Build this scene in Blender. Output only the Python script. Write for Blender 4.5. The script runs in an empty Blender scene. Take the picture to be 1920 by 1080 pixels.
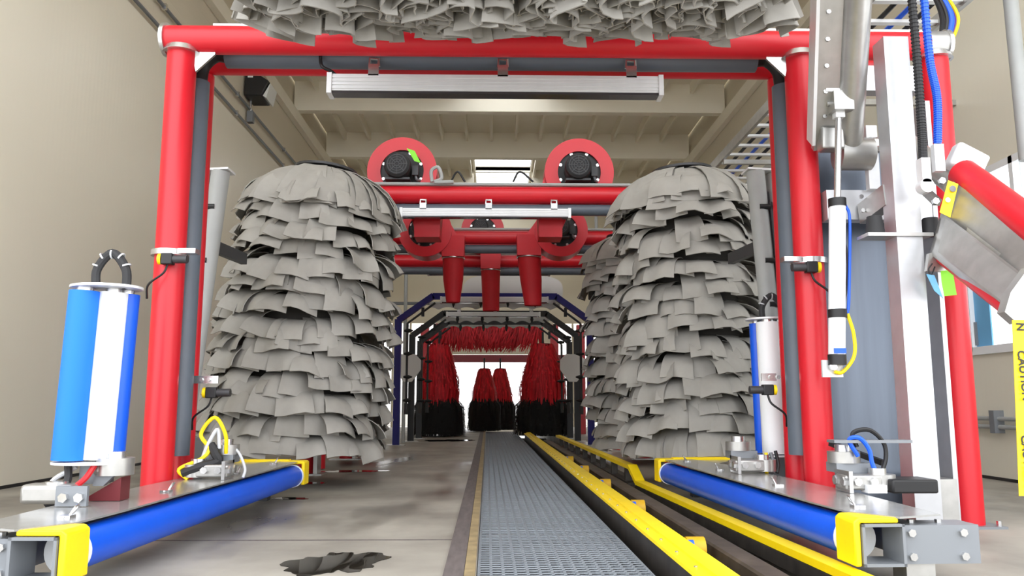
import bpy, math, random
from mathutils import Vector, Matrix
V = Vector
rnd = random.Random(7)
sc = bpy.context.scene
COL = sc.collection
# ---------------------------------------------------------------- camera
F = 1520.0; EYE = V((0, 0, 0.75)); PITCH = math.atan(216/F); YAW = math.atan(30/F)
cam = bpy.data.cameras.new('camera'); cam.sensor_width = 36; cam.lens = F/1920*36
cam.clip_start = .05; cam.clip_end = 300
co = bpy.data.objects.new('camera', cam); COL.objects.link(co)
co.location = EYE; co.rotation_euler = (math.pi/2+PITCH, 0, -YAW)
sc.camera = co
ROT = co.rotation_euler.to_matrix()
def at(px, py, Y):                      # photograph pixel -> point of the place at distance Y down the tunnel
    d = ROT @ V((px-960, 540-py, -F)); return EYE + d*(Y/d.y)
def fl(px, py, z=0.0):                  # photograph pixel -> point at height z
    d = ROT @ V((px-960, 540-py, -F)); return EYE + d*((z-EYE.z)/d.z)
# ---------------------------------------------------------------- world and exposure
w = bpy.data.worlds.new('world'); sc.world = w; w.use_nodes = True
bg = w.node_tree.nodes['Background']; bg.inputs[0].default_value = (.95, .97, 1, 1); bg.inputs[1].default_value = 3.0
sc.view_settings.view_transform = 'Standard'; sc.view_settings.look = 'None'
sc.view_settings.gamma = 1; sc.view_settings.use_curve_mapping = False; sc.view_settings.exposure = 0.46
sc.cycles.max_bounces = 8; sc.cycles.diffuse_bounces = 6; sc.cycles.use_denoising = True
# ---------------------------------------------------------------- materials
def lin(c):
    return tuple(((x/255)/12.92 if x/255 <= .04045 else ((x/255+.055)/1.055)**2.4) for x in c)+(1,)
M = {}
def mat(name, c, rough=.5, metal=0, var=.0, scale=8, bump=0, bscale=60, stretch=None, coat=0, spec=None):
    m = bpy.data.materials.new(name); m.use_nodes = True; N = m.node_tree.nodes; L = m.node_tree.links
    b = N['Principled BSDF']; b.inputs['Base Color'].default_value = lin(c)
    b.inputs['Roughness'].default_value = rough; b.inputs['Metallic'].default_value = metal
    b.inputs['Coat Weight'].default_value = coat
    if spec is not None: b.inputs['Specular IOR Level'].default_value = spec
    tc = N.new('ShaderNodeTexCoord'); mp = N.new('ShaderNodeMapping'); L.new(tc.outputs['Object'], mp.inputs[0])
    if stretch: mp.inputs['Scale'].default_value = stretch
    if var:
        n = N.new('ShaderNodeTexNoise'); n.inputs['Scale'].default_value = scale; n.inputs['Detail'].default_value = 5
        L.new(mp.outputs[0], n.inputs['Vector'])
        r = N.new('ShaderNodeValToRGB'); a = lin(c)
        r.color_ramp.elements[0].position = .3; r.color_ramp.elements[1].position = .7
        r.color_ramp.elements[0].color = tuple(x*(1-var) for x in a[:3])+(1,)
        r.color_ramp.elements[1].color = tuple(min(1, x*(1+var*.5)) for x in a[:3])+(1,)
        L.new(n.outputs[0], r.inputs[0]); L.new(r.outputs[0], b.inputs['Base Color'])
    if bump:
        n2 = N.new('ShaderNodeTexNoise'); n2.inputs['Scale'].default_value = bscale; L.new(mp.outputs[0], n2.inputs['Vector'])
        bp = N.new('ShaderNodeBump'); bp.inputs['Strength'].default_value = bump; bp.inputs['Distance'].default_value = .01
        L.new(n2.outputs[0], bp.inputs['Height']); L.new(bp.outputs[0], b.inputs['Normal'])
    M[name] = m; return m
mat('red', (206, 22, 38), .38, var=.06, scale=3)
mat('greypipe', (92, 101, 112), .45, var=.08, scale=5)
mat('cloth', (158, 155, 149), .85, var=.12, scale=6, bump=.15, bscale=300, spec=.2)
mat('core', (60, 58, 55), .9)
mat('blue', (0, 84, 214), .4, var=.05)
mat('wrapblue', (0, 112, 226), .6)
mat('white', (236, 238, 240), .5)
mat('yellow', (250, 216, 8), .45, var=.05)
mat('wheelyellow', (205, 160, 20), .55, var=.2)
mat('wornyellow', (150, 132, 96), .7, var=.35, scale=9)
mat('alu', (178, 177, 174), .36, metal=.75, var=.12, scale=12)
mat('alubright', (224, 225, 226), .4, metal=.25, var=.06)
mat('postalu', (190, 191, 194), .36, metal=.55, var=.08)
mat('zinc', (205, 205, 205), .25, metal=.9)
mat('platesteel', (165, 165, 163), .2, metal=.45, var=.15, scale=9)
mat('steelgrey', (128, 132, 137), .45, metal=.3)
mat('sheet', (96, 104, 116), .28, metal=.55, var=.15, scale=2, stretch=(6, 6, .4))
mat('black', (22, 22, 24), .5)
mat('rubber', (38, 38, 40), .7)
mat('darkgrey', (62, 62, 64), .5, metal=.3)
mat('columngrey', (164, 167, 166), .5, var=.06)
mat('railsteel', (70, 66, 62), .5, metal=.5, var=.4, scale=10)
mat('rust', (88, 78, 68), .6, metal=.3, var=.4, scale=7)
mat('grating', (138, 145, 152), .6, var=.15, scale=40, bump=.6, bscale=250)
mat('cream', (226, 218, 196), .55, var=.03, scale=1)
mat('ceilpaint', (242, 237, 221), .6, var=.04, scale=1)
mat('navy', (18, 22, 110), .35)
mat('redstrand', (236, 26, 46), .6, var=.55, scale=1, stretch=(22, 22, 1.6))
mat('blackstrand', (20, 19, 20), .8)
mat('scallop', (222, 222, 220), .5)
mat('green', (140, 230, 60), .6)
mat('skyblue', (110, 175, 220), .6)
mat('cableblue', (20, 90, 220), .4)
mat('purple', (90, 60, 170), .4)
mat('clearhose', (190, 192, 195), .3)
mat('redcable', (205, 30, 40), .4)
mat('lens', (225, 228, 225), .15)
mat('led', (70, 66, 68), .2, metal=.3)
mat('pit', (40, 37, 34), .9)
mat('asphalt', (205, 202, 196), .8, var=.1)
mat('darkwood', (96, 88, 86), .7, var=.3, scale=10, stretch=(3, .5, 1))
mat('maroon', (120, 50, 55), .4, metal=.4)
def node_floor():
    m = bpy.data.materials.new('concrete'); m.use_nodes = True; N = m.node_tree.nodes; L = m.node_tree.links
    b = N['Principled BSDF']; tc = N.new('ShaderNodeTexCoord')
    def noise(s, d, sx=1, sy=1):
        mp = N.new('ShaderNodeMapping'); mp.inputs['Scale'].default_value = (sx, sy, 1); L.new(tc.outputs['Object'], mp.inputs[0])
        n = N.new('ShaderNodeTexNoise'); n.inputs['Scale'].default_value = s; n.inputs['Detail'].default_value = d
        L.new(mp.outputs[0], n.inputs['Vector']); return n
    n1 = noise(1.6, 8); r1 = N.new('ShaderNodeValToRGB')
    r1.color_ramp.elements[0].position = .3; r1.color_ramp.elements[1].position = .72
    r1.color_ramp.elements[0].color = lin((126, 121, 112)); r1.color_ramp.elements[1].color = lin((168, 163, 152))
    L.new(n1.outputs[0], r1.inputs[0])
    n2 = noise(1.2, 6, 1.2, .35); r2 = N.new('ShaderNodeValToRGB')          # damp stains drawn out along the lane
    r2.color_ramp.elements[0].position = .56; r2.color_ramp.elements[1].position = .68
    r2.color_ramp.elements[0].color = (1, 1, 1, 1); r2.color_ramp.elements[1].color = (.5, .48, .46, 1)
    L.new(n2.outputs[0], r2.inputs[0])
    mx = N.new('ShaderNodeMix'); mx.data_type = 'RGBA'; mx.blend_type = 'MULTIPLY'; mx.inputs[0].default_value = 1
    L.new(r1.outputs[0], mx.inputs[6]); L.new(r2.outputs[0], mx.inputs[7]); L.new(mx.outputs[2], b.inputs['Base Color'])
    r3 = N.new('ShaderNodeMapRange'); r3.inputs[1].default_value = .5; r3.inputs[2].default_value = .7
    r3.inputs[3].default_value = .62; r3.inputs[4].default_value = .25
    L.new(n2.outputs[0], r3.inputs[0]); L.new(r3.outputs[0], b.inputs['Roughness'])
    M['concrete'] = m
node_floor()
def node_wall():                                   # ribbed insulated panel: fine vertical ribs as relief
    m = mat('panel', (230, 225, 208), .3, var=.03, scale=.6); N = m.node_tree.nodes; L = m.node_tree.links
    tc = N.new('ShaderNodeTexCoord'); wv = N.new('ShaderNodeTexWave'); wv.bands_direction = 'Y'; wv.inputs['Scale'].default_value = 4
    wv.inputs['Distortion'].default_value = 0; L.new(tc.outputs['Object'], wv.inputs[0])
    bp = N.new('ShaderNodeBump'); bp.inputs['Strength'].default_value = .04; bp.inputs['Distance'].default_value = .01
    L.new(wv.outputs[1], bp.inputs['Height']); L.new(bp.outputs[0], N['Principled BSDF'].inputs['Normal'])
    m = mat('block', (214, 206, 186), .7); N = m.node_tree.nodes; L = m.node_tree.links
    tc = N.new('ShaderNodeTexCoord'); mp = N.new('ShaderNodeMapping'); mp.inputs['Rotation'].default_value = (math.pi/2, 0, math.pi/2)
    sp = N.new('ShaderNodeSeparateXYZ'); cb = N.new('ShaderNodeCombineXYZ'); L.new(tc.outputs['Object'], sp.inputs[0])
    L.new(sp.outputs[1], cb.inputs[0]); L.new(sp.outputs[2], cb.inputs[1])
    br = N.new('ShaderNodeTexBrick'); br.inputs['Scale'].default_value = 1; br.inputs['Brick Width'].default_value = .4
    br.inputs['Row Height'].default_value = .2; br.inputs['Mortar Size'].default_value = .006; L.new(cb.outputs[0], br.inputs[0])
    bp = N.new('ShaderNodeBump'); bp.inputs['Strength'].default_value = .4; bp.inputs['Distance'].default_value = .01; bp.invert = True
    L.new(br.outputs[1], bp.inputs['Height']); L.new(bp.outputs[0], N['Principled BSDF'].inputs['Normal'])
node_wall()
def node_clear(name, tint, mixf, rough=.05):
    m = bpy.data.materials.new(name); m.use_nodes = True; N = m.node_tree.nodes; L = m.node_tree.links
    out = N['Material Output']; b = N['Principled BSDF']; b.inputs['Base Color'].default_value = lin(tint); b.inputs['Roughness'].default_value = rough
    t = N.new('ShaderNodeBsdfTransparent'); mx = N.new('ShaderNodeMixShader'); mx.inputs[0].default_value = mixf
    L.new(t.outputs[0], mx.inputs[1]); L.new(b.outputs[0], mx.inputs[2]); L.new(mx.outputs[0], out.inputs[0]); M[name] = m
node_clear('glass', (200, 215, 220), .25)
node_clear('skylightpane', (245, 245, 245), .12)
node_clear('frosted', (240, 236, 225), .45, .4)
node_clear('water', (44, 40, 35), .8, .015)
# ---------------------------------------------------------------- mesh builder
class MB:
    def __init__(s): s.v = []; s.f = []
    def add(s, vs, fs):
        o = len(s.v); s.v += [V(x) for x in vs]; s.f += [tuple(i+o for i in f) for f in fs]; return s
    def hexa(s, p):
        return s.add(p, [(0, 3, 2, 1), (4, 5, 6, 7), (0, 1, 5, 4), (1, 2, 6, 5), (2, 3, 7, 6), (3, 0, 4, 7)])
    def box(s, c, d, m=None):
        c = V(c); h = V(d)/2; P = []
        for z in (-1, 1):
            for x, y in ((-1, -1), (1, -1), (1, 1), (-1, 1)):
                q = V((x*h.x, y*h.y, z*h.z)); P.append(c+(m @ q if m else q))
        return s.hexa(P)
    def bb(s, a, b):
        a = V(a); b = V(b); return s.box((a+b)/2, (abs(b.x-a.x), abs(b.y-a.y), abs(b.z-a.z)))
    def bar(s, a, b, wd, ht, up=(0, 0, 1)):        # rectangular bar from a to b
        a = V(a); b = V(b); d = (b-a); l = d.length; d.normalize(); x = d.cross(V(up))
        if x.length < 1e-4: x = V((1, 0, 0))
        x.normalize(); z = x.cross(d); m = Matrix((x, d, z)).transposed()
        return s.box((a+b)/2, (wd, l, ht), m)
    def path(s, pts, r, n=10, cap=True, closed=False):
        pts = [V(p) for p in pts]; k = len(pts); rs = r if isinstance(r, (list, tuple)) else [r]*k
        t0 = (pts[1]-pts[0]).normalized(); u = t0.orthogonal().normalized(); vs = []; fs = []
        for i, p in enumerate(pts):
            t = (pts[min(i+1, k-1)]-pts[max(i-1, 0)]).normalized()
            u = (u-t*u.dot(t)); u = u.normalized() if u.length > 1e-5 else t.orthogonal().normalized(); w_ = t.cross(u)
            for j in range(n):
                a = 2*math.pi*j/n; vs.append(p+(u*math.cos(a)+w_*math.sin(a))*rs[i])
        for i in range(k-1):
            for j in range(n): fs.append((i*n+j, i*n+(j+1) % n, (i+1)*n+(j+1) % n, (i+1)*n+j))
        if cap: fs += [tuple(reversed(range(n))), tuple((k-1)*n+j for j in range(n))]
        return s.add(vs, fs)
    def tube(s, a, b, r, n=24, r2=None): return s.path([a, b], [r, r if r2 is None else r2], n)
    def ring(s, c, ax, ro, ri, t, n=32):           # flat ring / washer of thickness t along ax
        c = V(c); ax = V(ax).normalized(); u = ax.orthogonal().normalized(); w_ = ax.cross(u); vs = []; fs = []
        for i in range(n):
            a = 2*math.pi*i/n; e = u*math.cos(a)+w_*math.sin(a)
            vs += [c+e*ro-ax*t/2, c+e*ro+ax*t/2, c+e*ri+ax*t/2, c+e*ri-ax*t/2]
        for i in range(n):
            j = (i+1) % n
            for q in range(4): fs.append((i*4+q, j*4+q, j*4+(q+1) % 4, i*4+(q+1) % 4))
        return s.add(vs, fs)
    def prism(s, poly, off):                       # planar polygon (3D points) extruded by off
        p = [V(x) for x in poly]; o = V(off); n = len(p)
        fs = [tuple(reversed(range(n))), tuple(range(n, 2*n))]+[(i, (i+1) % n, n+(i+1) % n, n+i) for i in range(n)]
        return s.add(p+[q+o for q in p], fs)
    def mesh(s, name, c=V((0, 0, 0)), sharp=35):
        me = bpy.data.meshes.new(name); me.from_pydata([v-c for v in s.v], [], s.f); me.update()
        import bmesh
        b = bmesh.new(); b.from_mesh(me); bmesh.ops.recalc_face_normals(b, faces=b.faces); b.to_mesh(me); b.free()
        me.polygons.foreach_set('use_smooth', [True]*len(me.polygons)); me.set_sharp_from_angle(angle=math.radians(sharp)); return me
    def build(s, name, m, parent=None, kind=None, bevel=0):
        lo = V([min(v[i] for v in s.v) for i in range(3)]); hi = V([max(v[i] for v in s.v) for i in range(3)]); c = (lo+hi)/2
        me = s.mesh(name, c); me.materials.append(M[m]); o = bpy.data.objects.new(name, me); COL.objects.link(o)
        if parent: o.parent = parent; o.location = c-world_loc(parent)
        else: o.location = c
        WL[o] = c
        if kind: o['kind'] = kind
        if bevel: b = o.modifiers.new('bevel', 'BEVEL'); b.width = bevel; b.segments = 2
        return o
WL = {}
def world_loc(o): return WL[o]
def thing(name, label, cat, loc, group=None):
    o = bpy.data.objects.new(name, None); COL.objects.link(o); o.location = loc; o.empty_display_size = .1; WL[o] = V(loc)
    return tag(o, label, cat, group)
def tag(o, label, cat, group=None):
    o['label'] = label; o['category'] = cat
    if group: o['group'] = group
    return o
def spline(pts, n=8):                               # smooth curve through points
    pts = [V(p) for p in pts]; P = [pts[0]*2-pts[1]]+pts+[pts[-1]*2-pts[-2]]; out = []
    for i in range(1, len(P)-2):
        for k in range(n):
            t = k/n; a, b, c, d = P[i-1], P[i], P[i+1], P[i+2]
            out.append(.5*((2*b)+(c-a)*t+(2*a-5*b+4*c-d)*t*t+(3*b-a-3*c+d)*t**3))
    return out+[pts[-1]]
def bolt(p, ax, r=.014, h=.014): return MB().path([V(p), V(p)+V(ax).normalized()*h], r, 6)
def struct(mb, name, m, parent=None):
    o = mb.build(name, m, parent)
    if not parent: o['kind'] = 'structure'
    return o
# ================================================================ the building
XL, XR, Y0, Y1, ZC = -4.35, 4.95, 3.2, 26.0, 7.6
TL, TR = -.08, 1.46                                   # conveyor trench
SL = -.010
def sk(x, y): return x+SL*(y-3.3)                      # conveyor axis is turned a little from the walls
def lane(x0, x1, z0, z1, ya, yb): return MB().prism([(sk(x0, ya), ya, z0), (sk(x1, ya), ya, z0), (sk(x1, yb), yb, z0), (sk(x0, yb), yb, z0)], (0, 0, z1-z0))
YA, YZ = Y0-8, Y1+2
floor = struct(MB().prism([(XL-.3, YA, -.3), (sk(TL, YA), YA, -.3), (sk(TL, YZ), YZ, -.3), (XL-.3, YZ, -.3)], (0, 0, .3)), 'floor', 'concrete')
struct(MB().prism([(sk(TR, YA), YA, -.3), (XR+.3, YA, -.3), (XR+.3, YZ, -.3), (sk(TR, YZ), YZ, -.3)], (0, 0, .3)), 'floor_slab', 'concrete', floor)
struct(lane(TL-.1, TR+.1, -.5, -.42, YA, YZ), 'trench_bed', 'pit', floor)
for a, b in ((TL-.05, TL-.004), (TR+.004, TR+.05)): struct(lane(a, b, -.42, -.301, YA, YZ), 'trench_side', 'pit', floor)
yj = fl(600, 1013).y
struct(MB().bb((XL, yj-.012, -.001), (-.24, yj+.012, .0015)), 'control_joint', 'darkwood', floor)
struct(MB().bb((-60, Y1+2, -.35), (60, 90, -.05)), 'ground', 'asphalt')
struct(MB().bb((-60, -50, -.35), (60, Y0-8, -.05)), 'ground_apron', 'asphalt')
ZP = 5.45
wl = struct(MB().bb((XL-.3, Y0, 0.03), (XL, Y1, ZP)), 'wall_left', 'panel')
struct(MB().bb((XL-.3, Y0, ZP), (XL-.03, Y1, ZC+.3)), 'block_course', 'block', wl)
struct(MB().bb((XL-.06, Y0, 0), (XL+.006, Y1, .03)), 'base_strip_left', 'black')  # black strip set in the dark gap below the wall panel
wr = struct(MB().bb((XR, Y0, 0.03), (XR+.3, 3.6, ZP)), 'wall_right', 'panel')
WB, WT, WA, WZ = 1.28, 3.1, 3.6, 9.05  # window band lengthened towards the entrance, out of view, to light the left wall
struct(MB().bb((XR, WA, 0.03), (XR+.3, WZ, WB)), 'wall_panel', 'panel', wr)
struct(MB().bb((XR, WA, WT), (XR+.3, WZ, ZP)), 'wall_panel', 'panel', wr)
struct(MB().bb((XR, WZ, 0.03), (XR+.3, Y1, ZP)), 'wall_panel', 'panel', wr)
struct(MB().bb((XR+.03, Y0, ZP), (XR+.3, Y1, ZC+.3)), 'block_course', 'block', wr)
struct(MB().bb((XR-.006, Y0, 0), (XR+.06, Y1, .03)), 'base_strip_right', 'black')  # same black gap strip on the right
win = thing('window_1', 'white framed window in the right wall with blue panel', 'window', (XR, (WA+WZ)/2, WB)); win['kind'] = 'structure'; del win['category']
for (a, b, c, d) in ((WA, WZ, WB-.04, WB+.04), (WA, WZ, WT-.07, WT), (WA, WA+.08, WB, WT), (WZ-.1, WZ, WB, WT), (8.28, 8.4, WB, WT), (7.4, 7.46, WB, WT), (5.8, 5.86, WB, WT), (4.1, 4.16, WB, WT)):
    MB().bb((XR-.03, a, c), (XR+.09, b, d)).build('window_frame', 'white', win)
for a, b in ((8.4, WZ-.1), (7.46, 8.28), (5.86, 7.4), (4.16, 5.8), (WA+.08, 4.1)): MB().bb((XR+.04, a, WB+.04), (XR+.05, b, WT-.07)).build('pane', 'glass', win)
MB().bb((XR+.02, 8.02, WB+.04), (XR+.035, 8.28, WT-.07)).build('blue_panel', 'skyblue', win)
MB().bb((XR+.0, 8.25, WB+.06), (XR+.02, 8.38, WB+.3)).build('latch_plate', 'steelgrey', win)
# far wall with the exit opening and translucent side panels
OX0, OX1, OZ = -1.5, 1.7, 2.3
wb = struct(MB().bb((XL, Y1, 3.3), (XR, Y1+.25, ZC+.3)), 'wall_back', 'cream')
struct(MB().bb((XL, Y1, 0), (XL+.5, Y1+.25, 3.3)), 'wall_pier', 'cream', wb)
struct(MB().bb((XR-.6, Y1, 0), (XR, Y1+.25, 3.3)), 'wall_pier', 'cream', wb)
struct(MB().bb((OX0-.15, Y1, 0), (OX0, Y1+.25, 3.3)), 'wall_pier', 'cream', wb)
struct(MB().bb((OX1, Y1, 0), (OX1+.15, Y1+.25, 3.3)), 'wall_pier', 'cream', wb)
struct(MB().bb((OX0, Y1, OZ), (OX1, Y1+.25, 3.3)), 'door_header', 'cream', wb)
n = 0
for a, b in ((XL+.5, OX0-.15), (OX1+.15, XR-.6)):
    k = 4
    for i in range(k):
        x0 = a+(b-a)*i/k; x1 = a+(b-a)*(i+1)/k
        MB().bb((x0+.02, Y1+.1, .02), (x1-.02, Y1+.12, 3.28)).build('pane', 'frosted', wb)
        MB().bb((x1-.03, Y1+.06, 0), (x1+.03, Y1+.16, 3.3)).build('mullion', 'cream', wb)
# ceiling: deck with skylight holes, girders, joists
ce = thing('ceiling', 'cream painted roof deck with girders and joists', 'ceiling', (0, 12, ZC)); ce['kind'] = 'structure'; del ce['category']
GY = [3.35, 4.2, 6.3, 9.8, 13.25, 16.8, 20.1, 23.4, 25.9]
SX0, SX1 = -.62, 1.0
for i in range(len(GY)-1):
    a, b = GY[i], GY[i+1]
    sky = i not in (0, 5)  # nearer bays get skylights out of view, added to brighten the walls
    s0, s1 = a+(.75 if i != 7 else .04), b-(.35 if i != 6 else .04)
    if sky:
        MB().bb((XL, a, ZC), (SX0, b, ZC+.1)).build('deck', 'ceilpaint', ce); MB().bb((SX1, a, ZC), (XR, b, ZC+.1)).build('deck', 'ceilpaint', ce)
        MB().bb((SX0, a, ZC), (SX1, s0, ZC+.1)).build('deck', 'ceilpaint', ce); MB().bb((SX0, s1, ZC), (SX1, b, ZC+.1)).build('deck', 'ceilpaint', ce)
        wn = thing('window_%d' % (i+2), 'bright skylight of two translucent panes between roof girders', 'skylight', (.2, (s0+s1)/2, ZC), 'roof skylights')
        wn['kind'] = 'structure'; del wn['category']
        mid = (s0+s1)/2
        MB().bb((SX0, s0, ZC+.1), (SX1, mid-.01, ZC+.12)).build('pane', 'skylightpane', wn)
        MB().bb((SX0, mid+.01, ZC+.1), (SX1, s1, ZC+.12)).build('pane', 'skylightpane', wn)
        for q in ((SX0-.05, s0-.05, SX0, s1+.05), (SX1, s0-.05, SX1+.05, s1+.05), (SX0, s0-.05, SX1, s0), (SX0, s1, SX1, s1+.05), (SX0, mid-.02, SX1, mid+.02)):
            MB().bb((q[0], q[1], ZC-.06 if q[1] != mid-.02 else ZC+.1), (q[2], q[3], ZC+.14)).build('curb', 'ceilpaint', wn)
    else:
        MB().bb((XL, a, ZC), (XR, b, ZC+.1)).build('deck', 'ceilpaint', ce)
    x = XL+.5
    while x < XR-.2:
        if not (sky and SX0-.1 < x < SX1+.1): MB().bb((x-.03, a+.09, ZC-.22), (x+.03, b-.09, ZC)).build('joist', 'ceilpaint', ce)
        x += .62
for y in GY:
    if y == 23.4:
        MB().bb((XL+.02, y-.1, 6.95), (SX0-.05, y+.1, ZC)).build('girder', 'ceilpaint', ce); MB().bb((SX1+.05, y-.1, 6.95), (XR-.02, y+.1, ZC)).build('girder', 'ceilpaint', ce); continue
    MB().bb((XL+.02, y-.1, 6.95), (XR-.02, y+.1, ZC-.0)).build('girder', 'ceilpaint', ce)
for s, x in ((1, XL), (-1, XR)):
    MB().bb((x-.02*s, Y0, 6.7), (x+.1*s, Y1, 6.95)).build('ledger', 'ceilpaint', ce)
# conduits and wall lamps
for i, (z, lab) in enumerate(((5.52, 'lower thin conduit run along the left wall above the ribbed panels'), (5.85, 'upper thin conduit run along the block wall below the flood lamp'))):
    mb = MB().tube((XL+.03, Y0, z), (XL+.03, Y1-.1, z), .024, 8); t = thing('wall_conduit', lab, 'conduit', (XL+.03, Y0, z)); mb.build('pipe', 'steelgrey', t)
    for y in range(4, 25, 3): MB().bb((XL-.0, y-.02, z-.04), (XL+.06, y+.02, z+.04)).build('strap', 'zinc', t)
def wall_lamp(x, s, y, z, lab):
    t = thing('wall_lamp', lab, 'lamp', (x, y, z))
    MB().prism([(x, y-.26, z-.1), (x, y-.26, z+.32), (x+s*.12, y-.26, z+.36), (x+s*.42, y-.26, z+.16), (x+s*.3, y-.26, z-.1)], (0, .52, 0)).build('housing', 'black', t, bevel=.02)
    MB().prism([(x+s*.31, y-.22, z-.09), (x+s*.43, y-.22, z+.14), (x+s*.37, y-.22, z-.13)], (0, .44, 0)).build('lens', 'lens', t)
    MB().bb((x, y-.06, z-.5), (x+s*.1, y+.06, z-.3)).build('junction_box', 'steelgrey', t)
    MB().tube((x+s*.04, y, z-.3), (x+s*.04, y, z-.08), .02, 8).build('stub_conduit', 'zinc', t)
    MB().bb((x+s*.05, y-.268, z+.22), (x+s*.14, y-.26, z+.29)).build('sticker', 'white', t)
p = at(462, 165, 13.7); wall_lamp(XL, 1, 13.7, 6.1, 'black flood lamp with pale lens on the left wall above conduits')
wall_lamp(XR, -1, 12.6, 5.05, 'black flood lamp on the right wall above the cable ladder')
# ================================================================ conveyor
GZ = -.005
gx0, gx1 = -.07, .71
def grating_mesh():
    mb = MB(); n = 15; L = 1.42
    for i in range(n): x = gx0+(gx1-gx0)*i/(n-1); mb.box((x, 0, -.02), (.013, L-.012, .03))
    k = int(L/.052)
    for j in range(k): y = -L/2+.012+(L-.024)*j/(k-1); mb.box(((gx0+gx1)/2, y, -.0065), (gx1-gx0, .02, .003))
    me = mb.mesh('walkway_grating'); me.materials.append(M['grating']); return me
gm = grating_mesh(); ys = 1.48
for i in range(15):
    o = bpy.data.objects.new('walkway_grating', gm); COL.objects.link(o); o.location = (sk(0, ys+1.43*i), ys+1.43*i, GZ); o.rotation_euler.z = -math.atan(SL); WL[o] = o.location.copy()
    tag(o, 'grey fibreglass grating panel set in the walkway over the trench', 'grating', 'walkway grating panels')
for i in range(15):
    y = ys+1.43*i-.7
    t = MB().bb((sk(TL, y)+.006, y-.03, -.2), (sk(TR, y)-.01, y+.03, -.13)).build('support_beam', 'rust'); t['kind'] = 'structure'
    MB().bb((sk(gx0, y)+.03, y-.025, -.13), (sk(gx1, y)-.03, y+.025, -.041)).build('riser', 'rust', t)
tag(lane(-.225, -.135, 0, .012, Y0-4, 22).build('wear_strip', 'darkwood'), 'dark worn wear strip along the left of the walkway grating', 'strip')
tag(lane(-.133, -.085, 0, .014, Y0-4, 22).build('edge_strip', 'wornyellow'), 'edge strip with worn yellow paint beside the walkway grating', 'strip')
# inner rail: yellow cap on a steel channel
def long_rail(name, label, p, q, prof_side, prof_cap, mside, mcap, z):
    t = thing(name, label, 'rail', (p.x, p.y, 0)); d = (q-p); d.z = 0; d.normalize(); s = V((d.y, -d.x, 0))
    def sweep(poly, nm, m):
        a = [p+s*x+V((0, 0, zz)) for x, zz in poly]; return MB().prism(a, q-p).build(nm, m, t)
    for nm, poly, m in prof_side: sweep(poly, nm, m)
    return t, d, s
pN = fl(1352, 1080, .1); pN.z = 0; pF = V((pN.x+SL*(18.2-pN.y), 18.2, 0))
dd = (pN-pF).normalized(); pN = pN+dd*2.6
t, d, s = long_rail('conveyor_rail', 'inner conveyor rail with bright yellow cap beside the grating', pN, pF, [
    ('side_channel', [(-.07, -.12), (-.07, .085), (.055, .085), (.055, -.12), (.04, -.12), (.04, .07), (-.055, .07), (-.055, -.12)], 'railsteel'),
    ('yellow_cap', [(-.082, .078), (-.078, .092), (-.03, .1), (-.026, .11), (.052, .112), (.068, .104), (.07, .07), (.056, .07), (.056, .086), (-.07, .086)], 'yellow')], None, None, None, 0)
L = (pF-pN).length; k = 0; y = .8
while y < 12:
    bolt(pN+d*y+s*(-.05)+V((0, 0, .098)), (0, 0, 1), .008, .005).build('bolt', 'zinc', t); y += .33
for i in range(14): MB().box(pN+d*(1+i*1.4)+V((-.03, 0, -.125)), (.06, .12, .01)).build('foot', 'rust', t)
# middle beam
a = fl(1404, 1048, .05); a.z = 0; b = V((a.x-.0135*(16-a.y), 16, 0)); e = (a-b).normalized(); a = a+e*3
long_rail('steel_guide', 'dark worn steel beam between the two yellow conveyor rails', a, b, [('beam', [(-.06, -.12), (-.06, .04), (-.05, .05), (.05, .05), (.06, .04), (.06, -.12)], 'rust'),
    ('flange', [(.06, -.12), (.06, -.1), (.14, -.1), (.14, -.12)], 'railsteel')], None, None, None, 0)
# outer rail with its joggle
o1 = fl(1600, 1080, .06); o2 = fl(1200, 905, .06); o3 = fl(1186, 876, .17); o4 = V((1.115, 14.7, .17))
e = (o1-o2).normalized(); o1 = o1+e*1.5
t = thing('guide_rail', 'outer yellow guide rail with a joggle, raised on short posts', 'rail', (o2.x, o2.y, 0))
mb = MB()
for p, q in ((o1, o2), (o2, o3), (o3, o4)): mb.bar(p, q+(q-p).normalized()*.02, .085, .035)
mb.build('rail_bar', 'yellow', t)
MB().bar(o1-V((.02, 0, .055)), o2-V((.02, 0, .055)), .05, .07).build('web', 'railsteel', t)
for i in range(9):
    p = o3.lerp(o4, (i+.3)/9); MB().box(p-V((0, 0, .1)), (.06, .08, .17)).build('post', 'railsteel', t)
MB().bar(o3-V((0, 0, .155)), o4-V((0, 0, .155)), .08, .03).build('base_bar', 'railsteel', t)
for i in range(6):
    q_ = pN+d*(2.0+i*1.55)+s*.14; x, y = q_.x, q_.y
    t = thing('conveyor_roller', 'yellow push roller with blue pin lying in the conveyor slot', 'roller', (x, y, -.1), 'conveyor push rollers')
    MB().tube((x-.045, y, .035), (x+.045, y, .035), .06, 16).build('wheel', 'wheelyellow', t)
    MB().tube((x-.06, y-.1, .07), (x-.03, y-.1, .07), .025, 10).build('pin', 'cableblue', t)
    MB().bb((x-.04, y-.25, -.07), (x+.04, y+.2, -.02)).build('chain_link', 'railsteel', t)
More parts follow.
